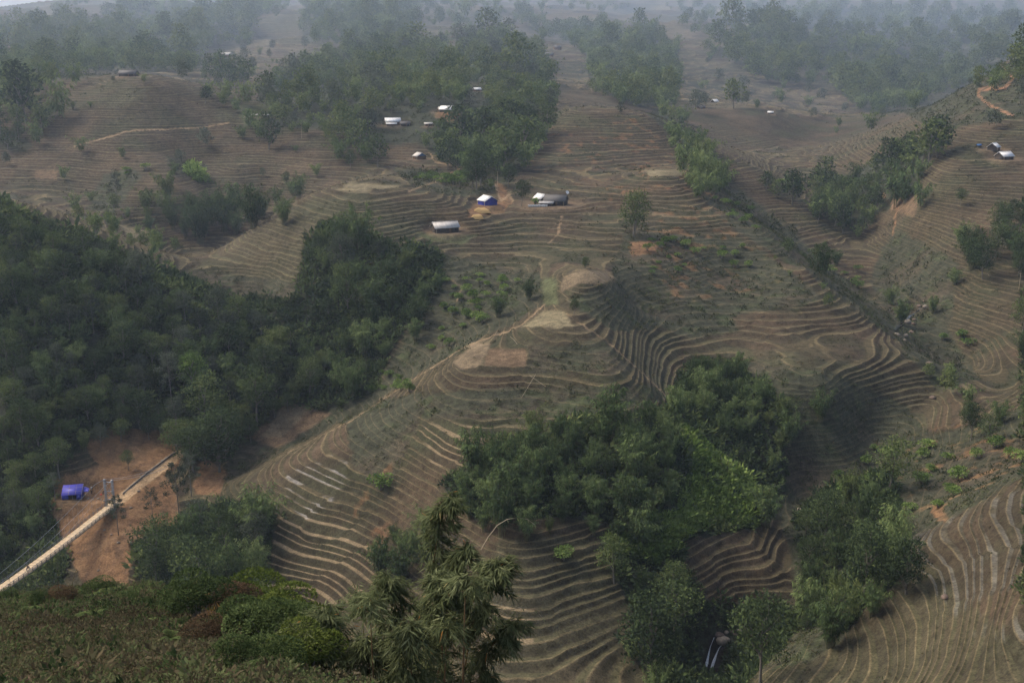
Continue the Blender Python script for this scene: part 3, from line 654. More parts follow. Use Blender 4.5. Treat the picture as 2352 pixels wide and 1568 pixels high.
# single plants first, each where it stands
def single(u, v, kind, H, label, leafm=None):
    p = unproject(u, v, 60)
    if p is None: return
    free(p[0], p[1], H * .5)
    plant(kind, p[0], p[1], H / (15 if kind == 'slender' else 10 if kind in ('bamboo', 'broad') else 2 if kind == 'shrub' else 4), label, None, leafm, sz=1.0)
for a in [(1455, 542, 'broad', 17, 'round dark tree alone on the big terraced hillside'), (1885, 642, 'bamboo', 15, 'tall dark bamboo clump alone on terraces near the right ravine'),
          (1920, 610, 'bamboo', 9, 'low bamboo clump just behind the tall lone clump on the right terraces'),
          (1198, 474, 'broad', 10.5, 'dark tree between the blue tarp house and the thatched farmhouse'), (1344, 618, 'broad', 4, 'small bush on the terrace just above the straw covered mound'),
          (1318, 722, 'broad', 4.2, 'small bush on the slope under the straw covered mound'), (1145, 728, 'bamboo', 9, 'dark clump on the slope left of the grassy saddle'),
          (1215, 690, 'bamboo', 7.5, 'pale green clump beside the path to the grassy saddle'), (655, 424, 'broad', 6.5, 'small round tree alone behind the left terraced dome'),
          (270, 475, 'slender', 17, 'dark spire shaped tree in the gully below the left nose'), (262, 490, 'broad', 9, 'round tree at the foot of the spire shaped tree'),
          (295, 1078, 'broad', 5.2, 'round bush left standing on the orange earth cut'), (272, 1228, 'slender', 10.5, 'dark pine like tree in front of the bridge tower', 'grey'),
          (352, 1205, 'slender', 10, 'loose dark tree beside the dirt road', 'grey'), (412, 1190, 'slender', 15, 'tall grey tree beside the road end', 'grey'), (440, 1140, 'slender', 12, 'grey tree above the small orange slip', 'grey'),
          (128, 1150, 'slender', 8, 'dark tree at the corner of the blue tarp shelter', 'grey'),
          (1885, 965, 'bamboo', 10, 'single bamboo clump in scrub under the curved terraces'), (2192, 655, 'bamboo', 8, 'dark clump on the right bank above the stream'), (2070, 745, 'bamboo', 11, 'bamboo clump leaning over the stream rocks'),
          (2045, 700, 'bamboo', 9, 'dark bamboo clump up stream of the leaning clump'), (2142, 720, 'bamboo', 8, 'narrow clump just above the stream boulders'),
          (168, 252, 'bamboo', 7, 'dark upright clump on the upper left terrace edge'), (208, 246, 'bamboo', 4.5, 'small bright clump next to the dark upright clump', 'bright'),
          (1685, 250, 'broad', 25, 'big dark tree beside the far white roofed house'), (1425, 262, 'broad', 7, 'pale round bush on the shoulder of the upper terraces', 'grey'),
          (395, 935, 'slender', 17, 'tall straight tree with white trunk above the earth cut'), (440, 910, 'broad', 13, 'pale crowned tree with thin white trunk in the forest', 'bright'), (1230, 470, 'banana', 4, 'banana plant by the thatched farmhouse'),
          (1760, 1210, 'bamboo', 12, 'dark bamboo clump standing up in the bright green patch'), (875, 1125, 'shrub', 4, 'bright leafy shrub alone on the lower terraces'), (1295, 1285, 'shrub', 3, 'bright small shrub on the dim lower terraces'),
          (2205, 475, 'broad', 8, 'round tree on the right hand terraces under the two huts')]:
    single(*a)
grove(["1010,1110 1130,1010 1350,965 1480,950 1520,990 1550,1050 1560,1100 1540,1180 1490,1225 1350,1195 1240,1200 1100,1190 1030,1160"], [wt(BB, 1), wt(BY, .22)], 3.7, 7.4, 3200, 1, 'in the big grove below the spur')
grove(["1540,930 1580,830 1680,830 1780,900 1820,960 1810,1060 1765,1060 1700,1000 1620,940"], [wt(BB, 1), wt(BY, .22)], 4.0, 7.4, 1500, 2, 'in the grove along the gully right of the spur')
grove(["1560,985 1640,1040 1700,1100 1745,1150 1730,1210 1640,1205 1560,1180 1590,1090"], [wt(BB, 1), wt(BY, .22)], 17, 7, 200, 3, 'within the bright green patch')
grove(["1820,1180 1900,1120 2020,1075 2020,1150 1960,1180 2060,1230 2085,1330 1980,1400 1930,1440 1870,1430 1900,1280 1830,1250"], [wt(BB, 1.4), wt(BR, .9), wt(BY, .3)], 5.2, 8.5, 900, 4, 'in the gully above the near right terraces')
grove(["1440,1270 1560,1270 1620,1380 1600,1430 1590,1568 1480,1568 1450,1420 1480,1380 1400,1310"], [wt(BR, 1.4), wt(BB, 1)], 5.5, 9.5, 600, 5, 'on the bank left of the waterfall')
grove(["1690,1520 1760,1400 1850,1380 1860,1440 1780,1510 1720,1568 1660,1568"], [wt(BR, 1.2), wt(BB, 1)], 5, 8, 500, 6, 'on the bank right of the waterfall', lift=.3)
grove(["420,470 560,462 690,432 690,455 600,500 440,555 420,540", "330,430 410,430 415,510 340,490"], [wt(BB, 1), wt(BY, .22)], 7, 12, 700, 7, 'in the row behind the left terraced dome')
grove(["725,530 830,500 870,560 950,575 1010,590 1010,650 950,730 900,810 850,885 760,900 740,800 760,720 740,650 720,590"], [wt(BB, 1.5), wt(BR, .8), wt(BY, .35), wt(BG, .2)], 6, 11, 1400, 8, 'in the wooded gully left of the saddle')
grove(["860,1200 940,1170 990,1200 950,1290 880,1290"], [wt(BB, 1), wt(BY, .22)], 3.8, 9.5, 500, 12, 'on the lower terraces behind the near bamboo')
grove(["400,965 540,905 610,930 560,1010 510,1045 430,1060"], [wt(BR, 1)], 6, 12, 300, 10, 'crowding the right edge of the earth cut')
grove(["310,1240 420,1200 540,1160 640,1185 620,1290 570,1330 590,1390 400,1370 310,1340"], [wt(BR, 1), wt(BB, .7), wt(SL, .25), wt(BG, .6)], 5.5, 9, 900, 11, 'on the river bank below the earth cut')
grove(["0,492 120,540 330,622 450,690 640,735 700,775 760,830 700,900 620,930 560,990 480,1000 400,960 260,975 190,1010 140,1085 100,1120 140,1200 0,1300"], [wt(BR, 1.4), wt(BB, .9), wt(SL, .3), wt(BG, .5), wt(BY, .3)], 3.8, 7.6, 12500, 9, 'in the left hillside forest', cap=430, lift=.5)
grove(["2150,990 2230,930 2352,865 2352,935 2200,995"], [wt(BB, 1), wt(BR, .6)], 6.5, 10, 400, 13, 'behind the right scrub ridge')
grove(["2220,530 2300,490 2352,470 2352,590 2240,610 2200,600", "2310,730 2352,710 2352,785 2320,790"], [wt(BB, 1), wt(BR, .6)], 7.5, 12, 300, 14, 'on the far bank of the stream')
grove(["1870,400 1960,400 2050,345 2180,300 2110,400 2110,450 2000,500 1970,540 1900,510 1880,450", "1745,390 1840,430 1800,455"], [wt(BB, 1.2), wt(BR, 1)], 7, 13, 900, 15, 'in the right ravine')
grove(["1490,260 1560,270 1650,360 1665,430 1590,430 1590,370 1540,320"], [wt(BB, 1), wt(BY, .22)], 7, 12, 500, 16, 'along the right shoulder of the big hill')
grove(["1240,262 1255,290 1185,390 1090,410 965,330 1010,290 1130,290"], [wt(BB, 1.2), wt(BR, 1)], 7.5, 14, 700, 17, 'above the blue gabled house')
grove(["0,240 60,220 130,232 140,270 80,300 60,332 0,332"], [wt(BR, 1), wt(BB, 1)], 9, 14, 300, 18, 'at the left end of the upper terraces')
grove(["530,270 620,290 600,330 540,300", "780,300 850,320 885,350 830,370 770,340", "470,185 540,180 590,230 560,245 470,232", "1050,455 1100,455 1100,470"], [wt(BB, 1), wt(BR, .6)], 9, 13, 500, 19, 'in the gully below the white roofed houses')
grove(["640,190 700,150 880,105 950,110 1160,90 1250,130 1280,230 1240,255 1130,290 1060,270 1000,230 900,250 850,320 640,290 590,230"], [wt(BR, 1.2), wt(BB, .9), wt(SL, .15), wt(BY, .3), wt(BG, .3)], 8, 12, 3600, 20, 'on the wooded slope over the farmhouses', cap=230)
# hazy upper forests
grove(["0,180 30,70 110,60 230,60 330,0 600,0 620,20 560,100 480,110 470,160 290,165 130,185 40,215 0,240"], [wt(BR, 1.5), wt(BB, 1)], 9, 13, 2600, 21, 'in the hazy upper left forest', cap=60)
grove(["690,40 800,0 960,0 960,60 880,100 700,100", "1180,50 1400,70 1560,100 1560,230 1480,250 1360,200 1340,110 1260,90"], [wt(BR, 1.2), wt(BB, 1)], 9, 12, 2000, 22, 'in the hazy forest beyond the ridge', cap=50)
grove(["1620,120 1760,60 1900,20 2000,40 2352,60 2352,130 2180,205 2080,255 2030,265 1990,260 1900,190 1780,190 1700,150"], [wt(BR, 1.3), wt(BB, 1)], 10, 13, 3200, 23, 'in the blue hazed forest right of the ridge', cap=60)
grove(["30,35 120,20 210,0 200,20 120,38"], [wt(BR, 1)], 8, 5.5, 300, 24, 'on the skyline at the upper left corner', lift=0)
grove(["100,190 600,60 640,190 560,300 440,220", "560,200 700,60 900,110 640,190", "900,90 1250,60 1290,120 1150,95", "1560,100 1700,160 1800,280 1500,250", "1700,150 2080,270 1900,330", "2080,270 2350,140 2350,320 2150,320", "0,340 700,320 850,400 300,520 60,450"], [wt(BR, 1, 'grey'), wt(BB, 1)], 26, 8, 900, 25, 'scattered on the terraces of the upper slopes', cap=150, lift=0, hv=.5)
grove(["900,-70 1250,-70 1250,60 1000,70", "1450,-70 2352,-70 2352,60 1600,90", "300,-70 700,-70 640,60", "640,-70 900,-70 900,40 700,50", "1250,-70 1450,-70 1450,30 1250,30"], [wt(BR, 1), wt(BB, 1)], 12, 9, 4200, 26, 'in the thin woods at the misty top of the slope', cap=50, lift=0, hv=.5)
grove(["1590,380 1660,440 1760,540 1870,640 1960,720 1930,720 1840,640 1730,545 1640,470", "2130,840 2220,850 2260,930 2180,920"], [wt(BB, 1), wt(BR, 1)], 8, 5, 300, 27, 'along the scrubby right flank of the big hill', lift=.2)
grove(["180,470 320,490 420,540 430,590 330,590 200,545"], [wt(BR, 1), wt(BB, 1)], 8, 6, 300, 28, 'in the scrubby hollow behind the left forest', lift=.2)
# bright leafy shrubs
def shrubs(polys, r, H, tries, seed, where, lm='bright', label='bright leafy shrub'):
    for (x, y) in scatter(polys, r, H, tries, seed, lift=0):
        if COUNT.get('shrub', 0) >= 290: break
        
        plant('shrub', x, y, H / 2 * RNG.uniform(.6, 1.4), label + ' ' + where, label + ' ' + where, lm)
shrubs(["985,650 1110,640 1110,760 1000,770", "1100,625 1180,640 1190,700 1110,690", "840,850 950,850 950,910 850,900", "980,780 1050,780 1020,820"], 4.2, 2.2, 330, 31, 'on the slope left of the spur')
shrubs(["1480,540 1700,560 1720,620 1500,630", "1640,440 1720,490 1760,560 1700,540"], 5, 2.2, 160, 32, 'in the scrub of the big hill')
shrubs(["950,400 1075,400 1075,430 1000,432"], 4.5, 3.0, 120, 33, 'below the blue gabled house')
shrubs(["1840,1090 2150,1010 2350,960 2350,1080 2060,1230 1950,1200"], 5, 2.4, 120, 34, 'on the scrub slope above the near right terraces')
shrubs(["1900,600 2000,640 2000,690 1930,640", "2160,740 2230,760 2220,800 2160,790", "1780,400 1850,430 1830,470 1790,450"], 5, 2.6, 90, 35, 'by the stream and ravine')
shrubs(["430,380 470,410 465,420 430,400", "290,385 340,392 320,405 290,400", "150,370 190,380 190,395 160,390"], 5, 3, 60, 36, 'in the gully of the upper left terraces')
shrubs(["1385,1240 1480,1230 1560,1250 1480,1285 1400,1275", "1500,1190 1640,1195 1580,1240 1480,1235"], 3.0, 2.8, 140, 37, 'at the foot of the bamboo grove')

# the mass beyond what can be counted: woodland, low scrub, bright ground cover, dry tufts
def merge_mass(name, items, label, kind_mat):
    by = {}
    for (k, x, y, s, lm) in items: by.setdefault((lm or KIND[k][5]), []).append((k, x, y, s))
    S = Soup(); mats = []; mi = []
    for lm, L in by.items():
        mats.append(M[lm])
        for (k, x, y, s) in L:
            kk = k + '_far' if k + '_far' in PROTO else k
            me = PROTO[kk][int(RNG.integers(len(PROTO[kk])))][1]
            key = me.name
            if key not in MC:
                V = np.empty(len(me.vertices) * 3, np.float32); me.vertices.foreach_get('co', V); Q = np.empty(len(me.loops), np.int32); me.loops.foreach_get('vertex_index', Q)
                r_ = np.empty(len(me.vertices), np.float32); me.attributes['rnd'].data.foreach_get('value', r_); MC[key] = (V.reshape(-1, 3), Q.reshape(-1, 4), r_)
            V, Q, r_ = MC[key]; a = RNG.uniform(0, 6.28); c_, s_ = math.cos(a), math.sin(a)
            W_ = V * np.array([s, s, s * RNG.uniform(.85, 1.15)]); W_ = np.stack([W_[:, 0] * c_ - W_[:, 1] * s_ + x, W_[:, 0] * s_ + W_[:, 1] * c_ + y, W_[:, 2] + ground(x, y) - .2], 1)
            S.add((W_, Q), np.clip(r_ + RNG.uniform(-.22, .22), 0, 1)); mi.append(np.full(len(Q), len(mats) - 1))
    if not S.V: return
    me = S.mesh(name)
    for m_ in mats: me.materials.append(m_)
    me.polygons.foreach_set('material_index', np.concatenate(mi).astype(np.int32))
    tag(link(name, me), label, kind='stuff')
MC = {}
merge_mass('woodland', EXTRA, 'dense woodland filling the hillsides between the countable trees', None)

def cover(name, weight, n, tmpl, size, mat, label, seed, stretch=1.0, tone=None):
    """low ground cover: small leaf tufts strewn over the ground where weight says"""
    g = np.random.default_rng(seed)
    wgt = weight * VIS * (YG ** 2) * np.gradient(LROW)[:, None] * np.gradient(ACOL)[None, :] / np.maximum(YG, 60) ** 1.55
    cdf = np.cumsum(wgt.ravel()); cdf /= cdf[-1]
    ix = np.searchsorted(cdf, g.random(n)); ix = np.minimum(ix, cdf.size - 1)
    x = XG.ravel()[ix] + g.normal(size=n) * .25; y = YG.ravel()[ix] + g.normal(size=n) * .25; z = ZF.ravel()[ix]
    D = y; s = size * np.exp(g.normal(size=n) * .35) * np.clip(D / 300, .75, 1.7)
    k = len(tmpl); V0, Q0, r0 = tmpl
    an = g.uniform(0, 6.28, n); c_, s_ = np.cos(an), np.sin(an)
    V = np.empty((n, len(V0), 3), np.float32)
    V[:, :, 0] = (V0[None, :, 0] * c_[:, None] - V0[None, :, 1] * s_[:, None]) * s[:, None] + x[:, None]
    V[:, :, 1] = (V0[None, :, 0] * s_[:, None] + V0[None, :, 1] * c_[:, None]) * s[:, None] + y[:, None]
    V[:, :, 2] = V0[None, :, 2] * s[:, None] * stretch + z[:, None] - .05
    Q = (Q0[None] + (np.arange(n) * len(V0))[:, None, None]).reshape(-1, 4)
    big = fbm(x / 12, y / 12, 2, seed) * .5
    r_ = np.clip(r0[None, :] + (g.normal(size=n) * .16 + big)[:, None], 0, 1)
    tag(link(name, new_mesh(name, V.reshape(-1, 3), Q, {'rnd': r_.ravel()}), mat), label, kind='stuff')
def tuft(seed, n, ls, spread_, up):
    g = np.random.default_rng(seed); d = rdir(n, g); d[:, 2] = np.abs(d[:, 2])
    p = d * np.array([spread_, spread_, up]) * g.uniform(.5, 1, n)[:, None]
    V, Q = leaves(p, unit(d + rdir(n, g) * .5), unit(rdir(n, g) * .6 + [0, 0, .8]), ls * g.uniform(.7, 1.3, n), ls * .5)
    return V, Q, np.repeat(np.clip(.45 + .18 * g.normal(size=n), 0, 1), 4)
T1 = tuft(61, 22, .45, .62, .65)
scrub_w = np.clip(m_scrub + m_forest * .8, 0, 1) * (1 - np.clip(m_dirt + m_road + m_pt + m_po + m_straw + m_flat + m_brown + 3 * m_rock, 0, 1)) * (.25 + sstep(-.3, .2, n3 + n1 * .4)) * (YG > 75)
cover('scrub', scrub_w, 42000, T1, .8, M['scrub'], 'low dark scrub covering the untilled slopes', 62)
cover('forest_undergrowth', m_forest * (YG > 75) * (YG < 460) * (1 - np.clip(m_dirt + m_road + 3 * zone(fill('1600,1450 1680,1440 1685,1480 1655,1552 1600,1552'), 4, 2), 0, 1)), 24000, tuft(75, 26, .55, .75, .9), 1.35, M['broad'], 'dark leafy undergrowth on the forest floor', 76)
cover('bright_ground_cover', m_bright * (YG > 75), 8000, tuft(63, 26, .5, .7, .95), 1.3, M['patch'], 'bright green leafy growth covering the slope below the spur', 64)
on_riser = (1 - sstep(RW * .8, RW * 1.05, fr)) * np.clip(TM, 0, 1) * (1 - np.clip(m_dirt + m_road + PADW, 0, 1)) * sstep(-.3, .3, n3) * (YG > 75)
cover('dry_tufts', on_riser, 26000, tuft(65, 10, .30, .45, .32), .8, M['stubble'], 'dry grass tufts growing along the terrace banks', 66)
cover('bank_weeds', on_riser * sstep(-.1, .4, n1), 16000, tuft(67, 12, .32, .5, .36), .85, M['scrub'], 'low green weeds growing along the terrace banks', 68)
print('COUNTS', COUNT, 'extra', len(EXTRA))
# ---------------------------------------------------------------- buildings
class MB:
    """collects boxes, bars and prisms into one mesh"""
    def __init__(s): s.V = []; s.Q = []; s.T = []; s.n = 0
    def verts(s, V): i = s.n; s.V.append(np.asarray(V, float).reshape(-1, 3)); s.n += len(s.V[-1]); return i
    def box(s, c_, d, ax=None):
        c_ = np.asarray(c_, float); d = np.asarray(d, float) / 2; A = np.eye(3) if ax is None else np.asarray(ax)
        V = [c_ + A[0] * d[0] * i + A[1] * d[1] * j + A[2] * d[2] * k for k in (-1, 1) for (i, j) in ((-1, -1), (1, -1), (1, 1), (-1, 1))]
        b = s.verts(V); s.Q += [tuple(b + q for q in f) for f in ((0, 3, 2, 1), (4, 5, 6, 7), (0, 1, 5, 4), (1, 2, 6, 5), (2, 3, 7, 6), (3, 0, 4, 7))]; return s
    def bar(s, a, b, r, sides=5):
        a = np.asarray(a, float); b = np.asarray(b, float); V, Q = tube([a, (a + b) / 2, b], [r, r, r], sides); i = s.verts(V); s.Q += [tuple(q + i) for q in Q]; return s
    def path(s, P, r, sides=5):
        V, Q = tube(P, np.broadcast_to(np.asarray(r, float), (len(P),)), sides); i = s.verts(V); s.Q += [tuple(q + i) for q in Q]; return s
    def slab(s, quad, th):
        q = np.asarray(quad, float); n_ = unit(np.cross(q[1] - q[0], q[3] - q[0])); b = s.verts(np.concatenate([q, q - n_ * th]))
        s.Q += [tuple(b + k for k in f) for f in ((0, 1, 2, 3), (7, 6, 5, 4), (0, 4, 5, 1), (1, 5, 6, 2), (2, 6, 7, 3), (3, 7, 4, 0))]; return s
    def build(s, name, m_, parent=None, loc=None, rot=None, smooth=False):
        return link(name, new_mesh(name, np.concatenate(s.V), np.array(s.Q), smooth=smooth), m_, parent, loc, rot)
def sheet_mat(name, a, b):
    m, t, o = mat_base(name); co = N(t, 'ShaderNodeTexCoord').outputs['Object']
    wv = N(t, 'ShaderNodeTexWave'); wv.wave_type = 'BANDS'; wv.bands_direction = 'X'; wv.inputs['Scale'].default_value = 2.6; wv.inputs['Distortion'].default_value = .1; t.links.new(co, wv.inputs[0])
    nz = noise(t, 1.2, 5, .7, co); cc = mixn(t, remap(t, nz, .35, .7, 0, 1), a, b)
    sp = N(t, 'ShaderNodeSeparateXYZ'); t.links.new(co, sp.inputs[0])
    seam = remap(t, mth(t, 'FRACT', mth(t, 'MULTIPLY', sp.outputs[0], .55)), .0, .06, .55, 1.0)
    cc = mixn(t, 1.0, cc, N(t, 'ShaderNodeCombineColor').outputs[0], 'MULTIPLY') if False else cc
    scn = N(t, 'ShaderNodeVectorMath', operation='SCALE'); t.links.new(cc, scn.inputs[0]); t.links.new(seam, scn.inputs['Scale'])
    p = N(t, 'ShaderNodeBsdfPrincipled'); t.links.new(scn.outputs[0], p.inputs['Base Color']); p.inputs['Roughness'].default_value = .6; p.inputs['Specular IOR Level'].default_value = .3
    bp = N(t, 'ShaderNodeBump'); bp.inputs['Strength'].default_value = .25; bp.inputs['Distance'].default_value = .04; t.links.new(wv.outputs['Fac'], bp.inputs['Height']); t.links.new(bp.outputs[0], p.inputs['Normal'])
    t.links.new(p.outputs[0], o.inputs[0]); return m
M['roof_white'] = sheet_mat('pale_sheet_roof', (.82, .80, .76), (.62, .60, .56)); M['roof_grey'] = sheet_mat('weathered_sheet_roof', (.54, .50, .45), (.38, .35, .31))
M['thatch'] = plain_mat('grey_thatch', (.085, .08, .075), (.14, .13, .12), 5, stretch=(8, 1, 1)); M['wood'] = plain_mat('dark_board_wall', (.045, .036, .028), (.085, .068, .052), 4, stretch=(6, 6, .6))
M['woodbrown'] = plain_mat('brown_board_wall', (.13, .08, .05), (.19, .12, .075), 4, stretch=(6, 6, .6)); M['blue'] = plain_mat('blue_tarpaulin', (.030, .038, .24), (.050, .062, .33), 3, rough=.5); M['skyblue'] = plain_mat('blue_painted_boards', (.05, .14, .32), (.08, .18, .38), 4, stretch=(6, 6, .6))
M['violet'] = plain_mat('lit_violet_blue_tarpaulin', (.075, .07, .40), (.11, .10, .50), 2, rough=.45, spec=.4); M['white'] = plain_mat('white_sacking', (.55, .54, .50), (.72, .70, .66), 4)
M['steel'] = plain_mat('grey_painted_steel', (.20, .215, .22), (.29, .30, .31), 5, rough=.5, spec=.4); M['plank'] = plain_mat('pale_deck_planks', (.42, .31, .19), (.58, .45, .29), 2.2, stretch=(1, 6, 1)); M['darkcloth'] = plain_mat('dark_cloth', (.02, .022, .03), (.04, .04, .055), 8)  # the deck planks are pale tan wood
M['rail'] = plain_mat('dark_rail_steel', (.07, .075, .08), (.12, .125, .13), 5, rough=.5, spec=.4); M['red'] = plain_mat('red_cloth', (.45, .05, .03), (.55, .08, .04), 6); M['skin'] = plain_mat('skin', (.35, .21, .14), (.42, .26, .18), 6); M['rubber'] = plain_mat('black_rubber', (.015, .015, .015), (.03, .03, .03), 8)
M['rock'] = plain_mat('pale_rock', (.15, .125, .095), (.27, .225, .17), 2.2, bump=.8); M['redrock'] = plain_mat('brown_rock', (.10, .072, .055), (.18, .13, .10), 2.2, bump=.8); M['straw'] = plain_mat('golden_straw', (.30, .19, .075), (.44, .30, .12), 5, bump=.8)
M['ply'] = plain_mat('pale_timber', (.30, .24, .16), (.42, .35, .25), 4, stretch=(1, 1, .3)); M['twine'] = plain_mat('tan_rope', (.45, .33, .24), (.5, .4, .3), 4)

def gable_house(name, label, loc, L, W, Hw, rise, yaw, roof, wall, gable=None, group=None, over=.45, door=True, front_gap=0, cat='house'):
    rt = thing(name, label, cat, loc, R(yaw), group)
    w_ = MB(); hw = W / 2; hl = L / 2; s_ = rise / hw
    V = [(-hl, -hw, -.6), (hl, -hw, -.6), (hl, hw, -.6), (-hl, hw, -.6), (-hl, -hw, Hw), (hl, -hw, Hw), (hl, hw, Hw), (-hl, hw, Hw)]
    b = w_.verts(V); w_.Q += [tuple(b + k for k in f) for f in ((0, 1, 5, 4), (1, 2, 6, 5), (2, 3, 7, 6), (3, 0, 4, 7))]
    w_.build('wall', M[wall], rt)
    for sx, nm_ in ((-1, 'gable'), (1, 'gable')):
        g_ = MB(); x = sx * (hl + .002); q = [(x, -hw, Hw), (x, hw, Hw), (x, 0.02, Hw + rise - .03), (x, -.02, Hw + rise - .03)]
        g_.slab(q if sx > 0 else q[::-1], .08); g_.build(nm_, M[gable or wall], rt)
    rf = MB(); e = hw + over; zo = Hw - over * s_
    rf.slab([(-hl - over, -e, zo + .1), (hl + over, -e, zo + .1), (hl + over, 0, Hw + rise + .1), (-hl - over, 0, Hw + rise + .1)], .09)
    rf.slab([(hl + over, e, zo + .1), (-hl - over, e, zo + .1), (-hl - over, 0, Hw + rise + .1), (hl + over, 0, Hw + rise + .1)], .09)
    ro = rf.build('roof', M[roof], rt)
    rc = MB(); rc.box((0, 0, Hw + rise + .13), (L + 2 * over, .3, .09)); rc.build('ridge_cap', M[roof], ro)
    if door:
        d = MB(); d.box((L * .12, -hw - .03, .75), (.85, .06, 1.5)); d.build('door', M['woodbrown' if wall == 'wood' else 'wood'], rt)
        for k in (-.33, .36):
            d = MB(); d.box((L * k, -hw - .03, Hw * .55), (.6, .06, .5)); d.build('window', M['darkcloth'], rt)
    for k in (-1, 1):
        d = MB(); d.box((k * hl * .96, -e + .12, zo / 2 - .2), (.10, .10, zo + .4)); d.build('post', M['ply'], rt)
    return rt
def padloc(i, dx=0, dy=0):
    p = PADPOS[i]; x, y = p[0] + dx, p[1] + dy; return (x, y, ground(x, y) + .02)
gable_house('farmhouse', 'grey sheet roofed house with plank walls beside the grassy terrace', padloc(0), 8.6, 5.6, 1.9, 1.7, 22, 'roof_grey', 'wood')
gable_house('farmhouse', 'white roofed house with a blue tarpaulin gable above straw heaps', padloc(1), 5.6, 5.4, 1.9, 1.5, -58, 'roof_white', 'blue', 'blue', door=False)
gable_house('farmhouse', 'large house with dark thatched roof behind the white sack fence', padloc(2, 2, 0), 8.2, 6.2, 1.9, 2.0, -16, 'thatch', 'wood')
gable_house('lean_to', 'low weathered sheet lean-to between the white fence and the thatched house', padloc(2, -1.8, -3.6), 5.0, 2.2, 1.2, .5, -12, 'roof_grey', 'wood', door=False, cat='shed')
gable_house('farmhouse', 'small white roofed house close behind the dark thatched house', padloc(2, -3.5, 5.5), 4.4, 4.4, 2.0, 1.5, -52, 'roof_white', 'wood', door=False)
gable_house('farmhouse', 'white roofed house below the wood with sheet lean-to in front', padloc(3), 8.0, 5.4, 2.0, 1.8, 14, 'roof_white', 'woodbrown')
gable_house('lean_to', 'low white sheet lean-to in front of the white roofed house', padloc(3, 0, -6.2), 5.2, 2.4, 1.1, .35, 4, 'roof_white', 'woodbrown', door=False, cat='shed')
gable_house('hut', 'grey thatched hut next to the white sheet lean-to', padloc(3, 7.4, -4.5), 5.0, 3.6, 1.1, 1.3, 5, 'thatch', 'wood', cat='hut')
gable_house('farmhouse', 'white roofed house among banana plants on the wooded slope', padloc(4), 7.6, 5.4, 1.8, 1.7, -22, 'roof_white', 'wood')
gable_house('hut', 'small pale roof just behind the house among banana plants', padloc(4, -3.5, 6.5), 3.4, 2.6, 1.8, .7, -20, 'roof_grey', 'wood', door=False, cat='hut')
gable_house('shed', 'low brown shed with pale roof edge below the banana plants', padloc(5), 4.4, 2.4, 1.3, .5, 6, 'roof_grey', 'woodbrown', cat='shed')
gable_house('farmhouse', 'house with bright blue gable at the end of the orange path', padloc(6), 4.6, 5.0, 1.8, 1.5, -56, 'roof_grey', 'woodbrown', 'skyblue')
gable_house('farmhouse', 'brown thatched house on the hazy ridge top', padloc(7), 11, 8, 3.5, 3.5, -8, 'thatch', 'woodbrown', cat='house')
gable_house('farmhouse', 'faint brown house behind the thatched house on the ridge', padloc(8), 11, 8, 3.5, 3.2, 12, 'thatch', 'woodbrown')
gable_house('farmhouse', 'far white roofed house with an orange bank in front', padloc(9, 2, 0), 5.6, 4.6, 1.8, 1.9, 40, 'roof_white', 'wood')
gable_house('hut', 'far grey roofed hut below the orange bank', padloc(10), 6.0, 4.6, 1.2, 1.6, 30, 'thatch', 'wood', cat='hut')
gable_house('farmhouse', 'upper of two white roofed houses on the right hillside', padloc(11), 4.6, 4.2, 1.7, 1.6, 48, 'roof_white', 'wood')
gable_house('farmhouse', 'lower of two white roofed houses on the right hillside', padloc(12), 6.4, 5.0, 1.7, 1.8, 24, 'roof_white', 'wood')
gable_house('farmhouse', 'far grey house under the hazy upper left forest', padloc(13), 17, 9, 3.5, 3, 4, 'roof_grey', 'woodbrown')
gable_house('farmhouse', 'long grey roofed house at the top edge of the left terraces', padloc(14), 10.5, 5.5, 1.8, 1.9, -10, 'thatch', 'wood')
gable_house('hut', 'tiny white roofed hut in a clearing of the wooded slope', padloc(15), 4.6, 4.0, 1.4, 1.2, 18, 'roof_white', 'woodbrown', cat='hut')
gable_house('hut', 'tiny pale hut half hidden in trees near the ridge', padloc(16), 2.8, 2.6, 1.2, .8, 5, 'roof_white', 'wood', door=False, cat='hut')
gable_house('hut', 'far pale roofed hut right of the big dark tree', padloc(20), 4.2, 3.2, 1.3, .9, -20, 'roof_white', 'wood', door=False, cat='hut')
gable_house('shed', 'long low shed with pale sheet roof above the green terraces', padloc(21), 10, 2.2, 1.0, .4, 0, 'roof_grey', 'wood', door=False, cat='shed')

